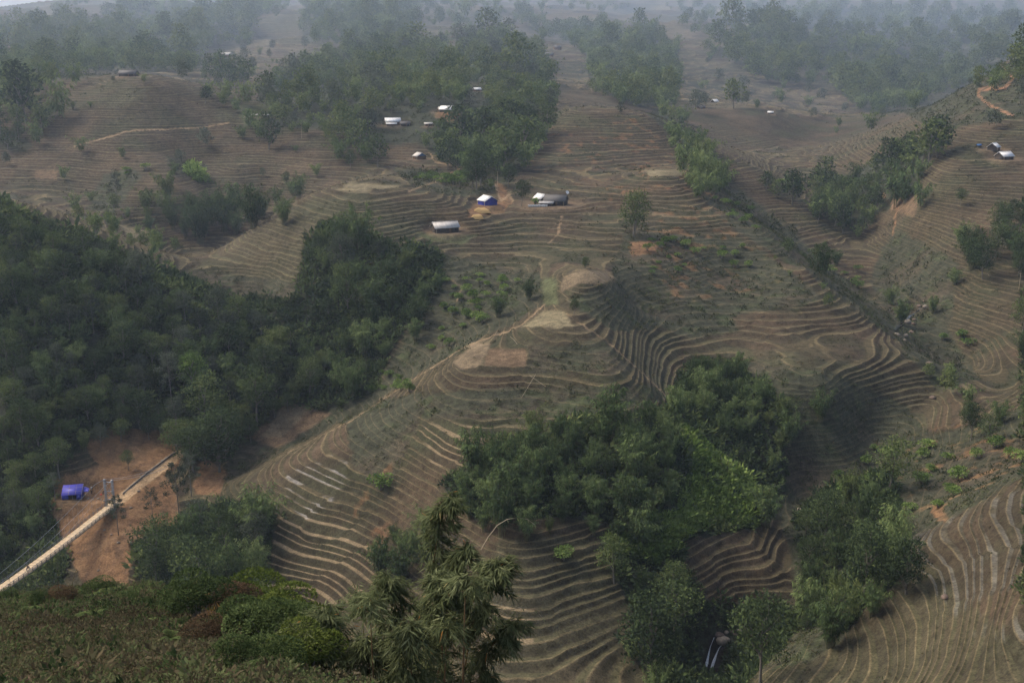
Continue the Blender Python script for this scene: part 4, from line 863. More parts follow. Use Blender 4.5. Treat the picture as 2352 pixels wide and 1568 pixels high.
def sack_fence():
    p = padloc(2); rt = thing('fence', 'low white sack fence in front of the thatched house', 'fence', (p[0] - 5.2, p[1] - 6.5, ground(p[0] - 5.2, p[1] - 6.5)), R(6))
    g = np.random.default_rng(5)
    for k in range(8):
        b = MB(); b.box((-3.4 + k * .95, g.normal() * .05, .42), (.93, .14, .85 + g.normal() * .06)); b.build('panel', M['white'], rt)
    for k in range(9):
        b = MB(); b.box((-3.88 + k * .95, .1, .5), (.08, .08, 1.1)); b.build('post', M['ply'], rt)
sack_fence()
def straw_heap(u, v, L, W, H, yaw, label):
    p = unproject(u, v, 70); g = np.random.default_rng(int(u)); n_ = 18
    X, Y = np.meshgrid(np.linspace(-1, 1, n_), np.linspace(-1, 1, n_)); rr = np.maximum(np.abs(X), np.abs(Y))
    Z = H * np.clip((1 - rr ** 2.2), 0, 1) ** .7 * (1 + .15 * fbm(X * 3 + u, Y * 3, 2, 4)) - .7
    V = np.stack([X * L / 2 * (1 + .06 * fbm(X * 2, Y * 2 + u, 2, 6)), Y * W / 2, Z], -1).reshape(-1, 3); i = np.arange(n_ * n_).reshape(n_, n_)
    Q = np.stack([i[:-1, :-1], i[:-1, 1:], i[1:, 1:], i[1:, :-1]], -1).reshape(-1, 4)
    tag(link('straw_heap', new_mesh('straw_heap', V, Q, smooth=True), M['straw'], loc=(p[0], p[1], p[2]), rot=(R(-12), 0, R(yaw))), label, 'straw heap', 'straw heaps by the blue gabled house')
straw_heap(1105, 487, 7.0, 5, 2.3, 8, 'broad golden straw heap just below the blue tarpaulin house')
straw_heap(1096, 500, 5.0, 3, 2.0, 4, 'smaller golden straw heap lowest on the slope')
def dish():
    p = padloc(2, 6.6, 3.5); rt = thing('satellite_dish', 'small pale satellite dish on a pole behind the thatched house', 'satellite dish', p)
    MB().bar((0, 0, -.3), (0, 0, 4.4), .05).build('pole', M['steel'], rt)
    V = []; Q = []
    for i, r in enumerate((.02, .3, .55, .75)):
        V += [(r * math.cos(a), r * math.sin(a), .3 * r * r) for a in np.arange(12) * math.pi / 6]
    for i in range(3): Q += [(i * 12 + k, i * 12 + (k + 1) % 12, i * 12 + 12 + (k + 1) % 12, i * 12 + 12 + k) for k in range(12)]
    link('dish', new_mesh('dish', V, Q), M['roof_white'], rt, (0, -.1, 4.4), (R(60), 0, R(30)))
dish()
def tarp_shelter(loc, yaw):
    rt = thing('tarp_shelter', 'violet blue tarpaulin shelter on the orange earth ledge', 'shelter', loc, R(yaw))
    y0, y1, z0, z1 = -1.7, 1.3, 1.25, 2.75
    zz = lambda y: z0 + (y - y0) * (z1 - z0) / (y1 - y0)
    r = MB(); r.slab([(-2.5, y0, z0), (2.2, y0, z0 + .08), (2.2, y1, z1 + .1), (-2.5, y1, z1)], .03); ro = r.build('roof', M['violet'], rt)  # roof sheet lighter: its lit look is put into the colour
    for k in (-.9, .7, 2.14): MB().bar((k, y0, z0 + .07), (k, y1, z1 + .10), .028, 4).build('rope', M['twine'], ro)
    for y in (-.8, .3): MB().bar((-2.5, y, zz(y) + .03), (2.2, y, zz(y) + .10), .024, 4).build('rope', M['twine'], ro)
    b = MB(); b.slab([(.9, -1.62, 0), (2.1, -1.62, 0), (2.1, -1.58, 1.2), (.9, -1.58, 1.2)], .03); b.slab([(-2.4, -1.62, 0), (-.9, -1.62, 0), (-.9, -1.58, 1.2), (-2.4, -1.58, 1.2)], .03); b.build('front_sheet', M['blue'], rt)  # front in darker blue, its shade put into the colour
    b = MB(); b.box((-.15, 1.2, 1.2), (4.5, .04, 2.6)); b.build('back_sheet', M['blue'], rt)
    for sx in (-2.44, 2.14):
        b = MB(); q = [(sx, -1.6, -.1), (sx, 1.2, -.1), (sx, 1.2, 2.66), (sx, -1.6, 1.24)]; b.slab(q, .03); b.build('side_sheet', M['blue'], rt)
    a = MB(); a.slab([(2.3, -.6, 1.5), (3.5, -.3, 1.3), (3.5, 1.0, 1.7), (2.3, 1.0, 2.2)], .03); a.build('awning', M['violet'], rt)
    for (x, y, h) in ((-2.4, -1.68, 1.24), (0, -1.68, 1.26), (2.1, -1.68, 1.3), (3.45, -.3, 1.3), (3.4, .95, 1.7)): MB().bar((x, y, -.2), (x, y, h), .035).build('post', M['ply'], rt)
tarp_shelter(padloc(17), 10)
def small_tarp():
    p = unproject(2248, 338, 300); rt = thing('tarp_shelter', 'little bright blue tarpaulin left of the right hillside houses', 'shelter', p, .2)
    r = MB(); r.slab([(-1.2, -.8, .7), (1.2, -.8, .8), (1.2, 0, 1.5), (-1.2, 0, 1.4)], .03); r.slab([(1.2, .8, .8), (-1.2, .8, .7), (-1.2, 0, 1.4), (1.2, 0, 1.5)], .03); r.build('roof', M['skyblue'], rt)
    for x in (-1.1, 1.1):
        for y in (-.75, .75): MB().bar((x, y, -.3), (x, y, .78), .04).build('post', M['ply'], rt)
small_tarp()

# ---------------------------------------------------------------- suspension bridge
def at(u, v, D):
    a, s = slope_of(u, v); return np.array([a * D, D, s * D])
def bridge():
    P0 = at(254, 1162, 240); g0 = ground(P0[0], P0[1]); P1 = at(0, 1339, 201.5)
    d = P1 - P0; T = 1.75
    def deckpt(t): return P0 + d * t + np.array([0, 0, -1.2 * math.sin(math.pi * min(1, t / T))])
    hx = unit(np.array([d[0], d[1], 0])); sd = np.array([-hx[1], hx[0], 0]); 
    rt = thing('suspension_bridge', 'narrow plank suspension bridge with grey railings crossing the gorge', 'bridge', tuple(P0))
    L0 = lambda p: np.asarray(p) - P0
    ts = np.linspace(-.06, T, 60); W = 1.2
    dk = MB(); up = np.array([0, 0, 1])
    for a, b in zip(ts[:-1], ts[1:]):
        A, B = L0(deckpt(a)), L0(deckpt(b)); dk.slab([A + sd * W, A - sd * W, B - sd * W, B + sd * W] if np.cross(-sd, B - A)[2] > 0 else [A - sd * W, A + sd * W, B + sd * W, B - sd * W], .10)
    dk.build('deck', M['plank'], rt)
    for sg in (-1, 1):
        bm_ = MB(); bm_.path([L0(deckpt(t)) + sd * sg * (W - .1) - up * .22 for t in ts], .09, 4); bm_.build('girder', M['steel'], rt)
        rl = MB()
        for h in (.34, .72): rl.path([L0(deckpt(t)) + sd * sg * (W + .04) + up * h for t in ts], .055, 4)
        ra = rl.build('railing', M['rail'], rt)
        for t in np.linspace(0.01, T, 46):
            p = L0(deckpt(t)) + sd * sg * (W + .04); MB().box(p + up * .33, (.11, .11, .86)).build('post', M['rail'], ra)
    # tower
    hT = 6.6; base = L0(np.array([P0[0], P0[1], g0 - .5]))
    tw = tag(link('tower', None, parent=rt), None)
    tw_o = MB()
    top = base + up * (hT + .5 + 1.0)
    for sg in (-1, 1):
        lg = MB(); c0 = base + sd * sg * 1.0; hh = hT + 1.2
        for i in (-1, 1):
            for j in (-1, 1): lg.box(c0 + hx * .16 * i + np.array([0, 0, hh / 2]) + sd * .16 * j, (.09, .09, hh))
        for k in range(9):
            z0, z1 = hh * k / 9, hh * (k + 1) / 9
            for i in (-1, 1):
                lg.bar(c0 + hx * .16 * i + sd * .16 + up * z0, c0 + hx * .16 * i - sd * .16 + up * z1, .03, 4); lg.bar(c0 + hx * .16 + sd * .16 * i + up * z0, c0 - hx * .16 + sd * .16 * i + up * z1, .03, 4)
        lg.box(c0 + up * (hh + .1), (.5, .5, .2)); lg.build('tower_leg', M['steel'], rt)
    bpy.data.objects.remove(tw)
    hh = hT + 1.2
    for z in (hh - .35, hh * .66, hh * .40):
        b = MB(); b.bar(base - sd * 1.0 + up * z, base + sd * 1.0 + up * z, .11, 4); b.build('cross_beam', M['steel'], rt)
    br = MB(); z0, z1 = hh * .66, hh - .35
    br.bar(base - sd * .95 + up * z1, base + up * z0, .05, 4); br.bar(base + sd * .95 + up * z1, base + up * z0, .05, 4)
    br.bar(base - sd * .95 + up * z0, base + sd * .95 + up * hh * .40, .05, 4); br.bar(base + sd * .95 + up * z0, base - sd * .95 + up * hh * .40, .05, 4); br.build('tower_brace', M['steel'], rt)
    tz = base[2] + hh + .15
    anc = unproject(400, 1064, 100)
    for sg in (-1, 1):
        cb = MB(); P = []
        for t in np.linspace(0, T, 40):
            p = L0(deckpt(t)); f = t / T; h = (tz - L0(deckpt(0))[2]) * (1 - f) ** 2 + .9; h = min(h, tz - p[2] + 0)
            P.append(p + sd * sg * (W + .12) * (1 if t > 0 else 1) + up * h)
        P[0] = base + sd * sg * 1.0 + up * (hh + .15); cb.path(P, .045, 4); c_ = cb.build('main_cable', M['steel'], rt)
        for t, p in list(zip(np.linspace(0, T, 40), P))[1:]:
            MB().bar(p, L0(deckpt(t)) + sd * sg * (W + .06), .012, 3).build('hanger', M['steel'], c_)
        bs = MB(); q = base + sd * sg * 1.0 + up * (hh + .15); e = L0(np.array(anc)) + sd * sg * .9; mid = (q + e) / 2 - up * .8
        bs.path([q, (q + mid) / 2 - up * .2, mid, (mid + e) / 2 - up * .1, e], .045, 4); bs.build('backstay_cable', M['steel'], rt)
        wc = MB(); q2 = L0(deckpt(.45)) + sd * sg * W; g2 = unproject(222, 1150, 100) if sg < 0 else None
        if g2 is not None: wc.bar(q2, L0(np.array(g2)), .02, 3); wc.build('wind_cable', M['steel'], rt)
    return deckpt, hx, sd
deckpt, BH, BS = bridge()

def skin_body(name, nodes, edges, m_, parent, sub=1, root=0):
    me = bpy.data.meshes.new(name); me.from_pydata([n_[:3] for n_ in nodes], edges, []); me.update()
    o = link(name, me, m_, parent); md = o.modifiers.new('Skin', 'SKIN'); sv = me.skin_vertices[0].data if me.skin_vertices else None
    if sv is None:
        bpy.context.view_layer.objects.active = o
        me.attributes  # the modifier adds the layer below
        import bmesh
        bm = bmesh.new(); bm.from_mesh(me); bm.verts.layers.skin.verify(); bm.to_mesh(me); bm.free(); sv = me.skin_vertices[0].data
    for i, n_ in enumerate(nodes): sv[i].radius = (n_[3], n_[3]); sv[i].use_root = (i == root)
    md.use_smooth_shade = True; s2 = o.modifiers.new('Sub', 'SUBSURF'); s2.levels = sub; s2.render_levels = sub
    return o
def person(label, loc, yaw, pose, jacket, trousers, scale=.66, group=None, headwear='hair'):
    """a continuous body with jacket, trousers and hair; pose 'stand', 'sit' or 'bend'"""
    rt = thing('person', label, 'person', loc, yaw, group); rt.scale = (scale,) * 3
    lean = {'stand': .02, 'sit': .10, 'bend': .55}[pose]; hz = .92 if pose != 'sit' else .12
    def T_(x, y, z): return (x, y + (z - hz) * math.tan(lean) if z > hz else y, hz + (z - hz) * math.cos(lean) if z > hz else z)
    z = hz; Nn = [(0, 0, z, .13)] + [(*T_(0, 0, z + dz), r) for dz, r in ((.18, .13), (.36, .145), (.50, .12), (.57, .055), (.63, .055), (.70, .085), (.79, .085))]
    E = [(0, 1), (1, 2), (2, 3), (3, 4), (4, 5), (5, 6), (6, 7)]
    arms = []; legs = []
    for sg in (-1, 1):
        sh = T_(sg * .19, 0, z + .50)
        el = (sg * .27, sh[1] + (.16 if pose == 'sit' else .03), sh[2] - .27); wr = (sg * .24, el[1] + (.24 if pose == 'sit' else .10), el[2] + (-.05 if pose == 'sit' else -.24))
        b = len(Nn); Nn += [(*sh, .065), (*el, .045), (*wr, .033), (wr[0], wr[1] + .06, wr[2] - .03, .036)]; E += [(3, b), (b, b + 1), (b + 1, b + 2), (b + 2, b + 3)]; arms.append(b)
        for f in range(5):
            off = (f - 2) * .018; k = len(Nn); ln = (.055, .075, .085, .078, .06)[f]
            Nn += [(wr[0] + off, wr[1] + .06 + ln * .6, wr[2] - .04, .010), (wr[0] + off * 1.2, wr[1] + .06 + ln, wr[2] - .07, .009)]; E += [(b + 3, k), (k, k + 1)]
        if pose == 'sit': kn = (sg * .16, .42, z + .02); an = (sg * .15, .36, z - .42)
        else: kn = (sg * .10, .05, z - .44); an = (sg * .11, 0, z - .86)
        b = len(Nn); Nn += [(sg * .10, .0, z - .06, .10), (*kn, .07), (*an, .045), (an[0], an[1] + .16, an[2] - .04, .04)]; E += [(0, b), (b, b + 1), (b + 1, b + 2), (b + 2, b + 3)]; legs.append(b)
    skin_body('body', Nn, E, M['skin'], rt)
    J = [0, 1, 2, 3]; nodes = [(*Nn[i][:3], Nn[i][3] * 1.16 + .01) for i in J]; ed = [(0, 1), (1, 2), (2, 3)]
    for b in arms:
        k = len(nodes); nodes += [(*Nn[b + i][:3], Nn[b + i][3] * 1.2 + .012) for i in range(3)]; ed += [(3, k), (k, k + 1), (k + 1, k + 2)]
    skin_body('jacket', nodes, ed, M[jacket], rt)
    nodes = [(*Nn[0][:3], .155)]; ed = []
    for b in legs:
        k = len(nodes); nodes += [(*Nn[b + i][:3], Nn[b + i][3] * 1.18 + .012) for i in range(3)]; ed += [(0, k), (k, k + 1), (k + 1, k + 2)]
    skin_body('trousers', nodes, ed, M[trousers], rt)
    hd = Nn[7]; h0 = Nn[6]
    skin_body(headwear, [(h0[0], h0[1] - .025, h0[2] + .03, .09), (hd[0], hd[1] - .02, hd[2] + .02, .098)], [(0, 1)], M['rubber'], rt)
    fx = MB()
    for sg in (-1, 1): fx.box((sg * .032, h0[1] + .085, h0[2] + .045), (.022, .012, .012))
    fx.box((0, h0[1] + .09, h0[2] - .02), (.05, .012, .012)); fx.build('face', M['rubber'], rt)
    ns = MB(); ns.box((0, h0[1] + .095, h0[2] + .015), (.022, .03, .035)); ns.build('nose', M['skin'], rt)
    return rt
def motorcycle(loc, yaw):
    rt = thing('motorcycle', 'small dark motorcycle being ridden along the bridge deck', 'motorcycle', loc, yaw); rt.scale = (.66,) * 3
    for y in (-.62, .62):
        V = []; Q = []; ns, nr = 20, 6
        for i in range(ns):
            a = 2 * math.pi * i / ns
            for k in range(nr):
                b = 2 * math.pi * k / nr; r = .24 + .055 * math.cos(b); V.append((.05 * math.sin(b), y + r * math.cos(a), .30 + r * math.sin(a)))
        for i in range(ns):
            for k in range(nr): Q.append((i * nr + k, i * nr + (k + 1) % nr, ((i + 1) % ns) * nr + (k + 1) % nr, ((i + 1) % ns) * nr + k))
        wh = link('wheel', new_mesh('wheel', V, Q, smooth=True), M['rubber'], rt)
        rm = MB()
        for i in range(8):
            a = math.pi * i / 8; rm.bar((0, y - .2 * math.cos(a), .30 - .2 * math.sin(a)), (0, y + .2 * math.cos(a), .30 + .2 * math.sin(a)), .012, 4)
        rm.build('rim', M['steel'], wh)
    b = MB(); b.path([(0, -.6, .55), (0, -.2, .5), (0, .2, .42), (0, .42, .62), (0, .5, .85)], [.07, .11, .12, .10, .05], 8); b.build('frame', M['darkcloth'], rt, smooth=True)
    b = MB(); b.path([(0, -.62, .74), (0, -.3, .70), (0, .08, .66)], [.08, .11, .08], 8); b.build('seat', M['rubber'], rt, smooth=True)
    b = MB(); b.bar((-.33, .42, .98), (.33, .42, .98), .02); b.bar((0, .62, .3), (0, .48, .98), .03); b.build('handlebar', M['steel'], rt)
    b = MB(); b.path([(0, .5, .84), (0, .6, .84)], [.09, .07], 8); b.build('headlight', M['white'], rt)
    b = MB(); b.path([(.1, .1, .30), (.13, -.3, .30), (.14, -.75, .38)], [.03, .045, .05], 6); b.build('exhaust', M['steel'], rt)
rp = deckpt(.78) + np.array([0, 0, .02]); ryaw = math.atan2(-(-BH[0]), -BH[1]) if False else math.atan2(BH[0], -BH[1]) + math.pi * 0
ry = math.atan2(-(-BH[0]), (-BH[1]))
motorcycle(tuple(rp), ry)
person('person in dark clothes riding the motorcycle on the bridge', (rp[0] + BH[0] * .1, rp[1] + BH[1] * .1, rp[2] + .66 * .64), ry, 'sit', 'darkcloth', 'darkcloth', headwear='helmet')
def standing(u, v, label, yaw, pose, j, t_='darkcloth'):
    p = unproject(u, v, 100); person(label, p, yaw, pose, j, t_, group='people at the bridge head')
standing(211, 1134, 'person in dark clothes on the earth ledge beside the shelter', .6, 'stand', 'darkcloth')
standing(212, 1125, 'person in pale top farther from the bridge by the shelter', 2.2, 'bend', 'white')
standing(237, 1135, 'person in dark clothes beside the red bundle', -1.0, 'bend', 'darkcloth')
def lump(u, v, r, m_, name, label, cat, group, seed, sink=.35, dmin=60, flat=.7):
    p = unproject(u, v, dmin)
    if p is None: return
    g = np.random.default_rng(seed); n_, k_ = 14, 9; V = []; Q = []
    th = np.linspace(0, math.pi, k_)
    f = lambda d: 1 + .30 * fbm(d[:, 0] * 1.6 + seed, d[:, 1] * 1.6 + d[:, 2] * 1.3, 3, seed)
    D_ = np.array([(math.sin(t) * math.cos(a), math.sin(t) * math.sin(a), math.cos(t)) for t in th for a in np.arange(n_) * 2 * math.pi / n_])
    V = D_ * f(D_)[:, None] * r * np.array([g.uniform(.9, 1.4), g.uniform(.8, 1.1), flat])
    for i in range(k_ - 1): Q += [(i * n_ + k, (i + 1) * n_ + k, (i + 1) * n_ + (k + 1) % n_, i * n_ + (k + 1) % n_) for k in range(n_)]
    return tag(link(name, new_mesh(name, V, Q), m_, loc=(p[0], p[1], p[2] + r * flat * (1 - 2 * sink) * .8), rot=(0, 0, g.uniform(0, 6))), label, cat, group)
lump(232, 1136, .32, M['red'], 'bundle', 'red cloth bundle on the ground by the bridge tower', 'bundle', None, 3)
for k, (u, v, r) in enumerate([(203, 1145, .3), (214, 1147, .25), (226, 1145, .35), (233, 1148, .25), (240, 1150, .32), (246, 1153, .3), (300, 1166, .3), (318, 1128, .4), (372, 1058, .35), (380, 1052, .3), (240, 1217, .3), (256, 1228, .3), (272, 1246, .35), (226, 1310, .3), (300, 1245, .28)]):
    lump(u, v, r, M['rock'], 'stone', 'pale broken stone on the orange earth around the bridge head', 'stone', 'pale stones around the bridge head', 100 + k)
def road_wall():
    P = [unproject(u, v, 100) for (u, v) in ((283, 1136), (300, 1120), (318, 1105), (336, 1090), (352, 1078), (372, 1063), (392, 1048), (404, 1040))]
    b = MB()
    for a, c_ in zip(P[:-1], P[1:]):
        a = np.array(a); c_ = np.array(c_); q = [a + (0, 0, -.3), c_ + (0, 0, -.3), c_ + (0, 0, .45), a + (0, 0, .45)]; b.slab(q, .22)
    tag(b.build('retaining_wall', M['rock']), 'low pale stone wall along the upper edge of the dirt road', 'wall')
road_wall()
# poles laid and standing on the spur
def pole(u1, v1, u2, v2, label, r=.03, lift=.25):
    a, b = unproject(u1, v1, 70), unproject(u2, v2, 70)
    MBo = MB(); a = np.array(a) + (0, 0, lift); b = np.array(b) + (0, 0, lift); mid = (a + b) / 2; mid[2] = max(mid[2], ground(mid[0], mid[1]) + lift)
    MBo.path([a, mid, b], r, 5); tag(MBo.build('bamboo_pole', M['ply']), label, 'pole')
pole(1230, 862, 1198, 915, 'long pale pole lying down the front of the spur')
pole(1216, 864, 1254, 890, 'short pale pole crossing the long pole on the spur')
pole(1172, 775, 1188, 792, 'short pale pole at the edge of the dug field')
def upright(u, v, h, label):
    p = unproject(u, v, 70); rt = thing('utility_pole', label, 'pole', p); MB().bar((0, 0, -.4), (0, 0, h), .07).build('post', M['ply'], rt); MB().box((0, 0, h * .93), (.9, .08, .08)).build('crossarm', M['ply'], rt)
upright(1143, 425, 6, 'thin pole beside the path above the blue tarpaulin house'); upright(693, 318, 8, 'thin pale pole below the wooded slope'); upright(1370, 205, 9, 'thin pale pole on the upper ridge terraces'); upright(2340, 665, 6, 'pale pole on the right hand bank')

# ---------------------------------------------------------------- water and rocks
def water_mat():
    m, t, o = mat_base('white_water'); co = N(t, 'ShaderNodeTexCoord').outputs['Object']; mp = N(t, 'ShaderNodeMapping'); mp.inputs['Scale'].default_value = (6, 6, .7); t.links.new(co, mp.inputs[0])
    nz = noise(t, 1.5, 4, .7, mp.outputs[0]); p = N(t, 'ShaderNodeBsdfPrincipled'); t.links.new(mixn(t, remap(t, nz, .35, .65, 0, 1), (.16, .17, .175), (.62, .63, .64)), p.inputs['Base Color']); p.inputs['Roughness'].default_value = .25
    t.links.new(p.outputs[0], o.inputs[0]); return m
M['water'] = water_mat(); M['pool'] = plain_mat('dark_stream_water', (.035, .04, .04), (.08, .085, .085), 2, rough=.15, spec=.5)
def ribbon(name, pts, wd, m_, label, kind='structure', lift=.12):
    P = [np.array(unproject(u, v, 70)) for u, v in pts]; F = []
    for a, b in zip(P[:-1], P[1:]): F += [a + (b - a) * t for t in np.linspace(0, 1, 5)[:-1]]
    F.append(P[-1]); F = np.array(F)
    for i in range(len(F)): F[i, 2] = max(F[i, 2], ground(F[i, 0], F[i, 1])) + lift
    tg = unit(np.gradient(F, axis=0)); sd = unit(np.cross(tg, [0, -.3, 1.])); g = np.random.default_rng(len(pts)); w_ = wd * (1 + .5 * np.interp(np.arange(len(F)), np.arange(0, len(F), 3), g.normal(size=len(np.arange(0, len(F), 3))))).clip(.35, 1.9) * np.linspace(.8, 1.5, len(F))
    nn = unit(np.cross(sd, tg)); nn *= np.sign(nn[:, 2:3] + 1e-6)
    V = np.concatenate([F + sd * w_[:, None] / 2 - nn * .2, F + nn * .08, F - sd * w_[:, None] / 2 - nn * .2]); n_ = len(F)
    Q = [(i, i + 1, n_ + i + 1, n_ + i) for i in range(n_ - 1)] + [(n_ + i, n_ + i + 1, 2 * n_ + i + 1, 2 * n_ + i) for i in range(n_ - 1)]
    tag(link(name, new_mesh(name, V, Q, smooth=True), m_), label, kind=kind)
ribbon('waterfall', [(1640, 1464), (1631, 1486), (1626, 1507), (1623, 1519), (1619, 1538)], .36, M['water'], 'white waterfall down the dark rock')
ribbon('waterfall_branch', [(1666, 1476), (1652, 1487), (1645, 1502), (1640, 1514), (1632, 1542)], .32, M['water'], 'second strand of the waterfall below the tan boulder')
ribbon('stream', [(2114, 709), (2100, 720), (2089, 728), (2070, 740), (2053, 758)], 1.0, M['pool'], 'narrow stream between boulders')
for k, (u, v, r, mk) in enumerate([(1660, 1472, 1.25, 'rock'), (1652, 1458, .7, 'redrock'), (1668, 1452, .5, 'rock'), (1684, 1449, .55, 'redrock'), (1700, 1448, .5, 'rock'), (1716, 1447, .6, 'redrock'), (1690, 1456, .5, 'redrock'), (1706, 1454, .45, 'rock')]):
    lump(u, v, r, M[mk], 'boulder', 'broad tan boulder at the lip of the waterfall' if k == 0 else 'brown boulder in the stony bed above the waterfall', 'boulder', None if k == 0 else 'boulders above the waterfall', 200 + k)
for k, (u, v, r, mk) in enumerate([(2125, 706, 1.4, 'rock'), (2112, 704, 1.1, 'redrock'), (2083, 741, 1.9, 'rock'), (2098, 745, 1.2, 'redrock'), (2094, 764, 1.3, 'redrock'), (2080, 772, 1.2, 'rock'), (2060, 769, 1.1, 'rock'), (2123, 692, .9, 'redrock'), (2100, 735, 1.0, 'redrock'), (2078, 782, .9, 'rock'), (1836, 1172, .9, 'rock'), (1842, 1180, .7, 'rock'), (2135, 838, 1.5, 'redrock'), (2142, 915, 1.1, 'redrock')]):
    lump(u, v, r * .75, M[mk], 'boulder', ('tan' if mk == 'rock' else 'reddish brown') + ' boulder in the stream bed of the right ravine', 'boulder', ('tan' if mk == 'rock' else 'reddish') + ' boulders in the right stream bed', 230 + k)
lump(2170, 1372, .55, M['redrock'], 'boulder', 'dark boulder standing on a terrace of the near right slope', 'boulder', None, 260, dmin=70)
# ---------------------------------------------------------------- near slope and near bamboo
M['fgdark'] = leaf_mat('near_dark_leaves', [(0, (.022, .034, .014)), (.5, (.050, .072, .026)), (1, (.105, .135, .050))], objvar=.3)
M['fgyel'] = leaf_mat('near_yellow_green_leaves', [(0, (.032, .048, .012)), (.5, (.075, .098, .022)), (1, (.14, .165, .045))], objvar=.3)
M['fgred'] = leaf_mat('near_russet_leaves', [(0, (.035, .028, .018)), (.5, (.075, .055, .032)), (1, (.14, .085, .05))], objvar=.3)
M['fgbrush'] = leaf_mat('near_brush', [(0, (.038, .031, .019)), (.35, (.074, .062, .036)), (.55, (.105, .086, .050)), (.7, (.074, .080, .038)), (1, (.105, .125, .052))], objvar=0)
M['fern'] = leaf_mat('fern_fronds', [(0, (.030, .045, .018)), (.5, (.060, .082, .030)), (1, (.115, .145, .050))], objvar=.3)
M['reed'] = leaf_mat('dying_reed_leaves', [(0, (.10, .09, .03)), (.5, (.24, .15, .05)), (1, (.34, .19, .06))], objvar=.2)
M['nearbamboo'] = leaf_mat('near_bamboo_leaves', [(0, (.038, .048, .021)), (.40, (.090, .106, .047)), (.75, (.168, .186, .090)), (.93, (.24, .25, .125)), (.97, (.36, .22, .07)), (1, (.42, .20, .06))], trans=.3, objvar=0)
M['nearculm'] = plain_mat('near_bamboo_stem', (.16, .09, .045), (.30, .20, .10), 3, stretch=(1, 1, .5))
def fg_weights():
    stripe = .40 + .75 * np.sin(ROWN * 2 * math.pi / 1.5 + fbm(XG / 4, YG / 4, 2, 3) * 2.0)
    return fgw * (YG > 9) * np.clip(stripe + .45, .10, 1.8)
fg_w = fg_weights()
cover('undergrowth', fg_w, 26000, tuft(71, 30, .060, .17, .14), 1.3, M['fgbrush'], 'dry brown and green undergrowth in rows on the near slope', 72)
cover('undergrowth_greens', fgw * (YG > 9) * (.15 + sstep(28, 46, YG)) * sstep(-.3, .3, n3), 9000, tuft(73, 28, .075, .2, .18), 1.3, M['fgdark'], 'low green weeds on the near slope', 74)
def fg_at(u, v):
    for k in range(14):
        p = unproject(u, v + 8 * k, 5)
        if p is not None and p[1] < 72: return p
    return (0, 40, ground(0, 40))
FGS = {}
def fg_bush(u, v, hpx, matn, label, wide=.75, flat=.85, name='bush'):
    p = fg_at(u, v)
    if p is None: print('miss', u, v); return
    H = hpx * p[1] / 2522 * (1.0 if u < 430 else 1.4)
    key = (int(RNG.integers(4)), wide > .8)
    if key not in FGS: FGS[key] = make_shrub(300 + key[0] + 10 * key[1], H=1.8, n=5200, ls=.092, wide=wide, flat=flat)
    a, b = FGS[key]
    rt = thing(name, label, 'bush', (p[0], p[1], p[2] - .12), RNG.uniform(0, 6.28)); s = H / 1.8; rt.scale = (s, s, s)
    for n_, me, mk in (('stem', a, 'bark'), ('foliage', b, matn)):
        me = me.copy(); me.materials.append(M[mk]); o = bpy.data.objects.new(n_, me); col.objects.link(o); o.parent = rt
for args in [(150, 1392, 62, 'fgred', 'dull brown bush at the left edge of the near slope'), (228, 1378, 66, 'fgdark', 'dark weedy bush beside the pale fern on the near slope'),
             (455, 1420, 100, 'fgdark', 'dark green bush on the rim of the near slope below the earth slide'), (530, 1432, 92, 'fgred', 'russet leaved bush between two green bushes on the near rim'),
             (592, 1428, 120, 'fgyel', 'yellow green round bush on the near rim under the terraces'), (655, 1452, 138, 'fgyel', 'tallest yellow green bush at the right end of the near rim'),
             (570, 1486, 110, 'fgdark', 'dark round bush standing below the yellow green bushes'), (632, 1512, 120, 'fgdark', 'wide dark bush under the tallest yellow green bush'),
             (470, 1478, 62, 'fgred', 'small reddish brown bush in the middle of the near slope'), (545, 1540, 84, 'fgdark', 'dark bush low on the right side of the near slope'),
             (640, 1560, 96, 'fgdark', 'dark leafy bush at the foot of the near bamboo'), (700, 1545, 112, 'fgyel', 'bright bush pressed against the near bamboo'),
             (342, 1400, 46, 'fgdark', 'small dark bush behind the dying reeds'), (398, 1404, 52, 'fgdark', 'low dark bush right of the pale fern'), (88, 1386, 46, 'fgdark', 'low green bush under the bridge end'), (20, 1392, 52, 'fgdark', 'green bush at the far left of the near slope'),
             (300, 1398, 56, 'fgdark', 'rounded weed bush just right of the pale fern'), (420, 1448, 46, 'fgdark', 'small green bush left of the reddish bush'), (95, 1530, 40, 'fgyel', 'small bright bush among the dry brush'), (500, 1565, 58, 'fgdark', 'low bush at the bottom of the near slope'),
             (720, 1500, 90, 'fgdark', 'dark bush behind the left near bamboo'), (690, 1478, 84, 'fgdark', 'dark bush on the drop at the right of the near rim')]:
    fg_bush(*args)
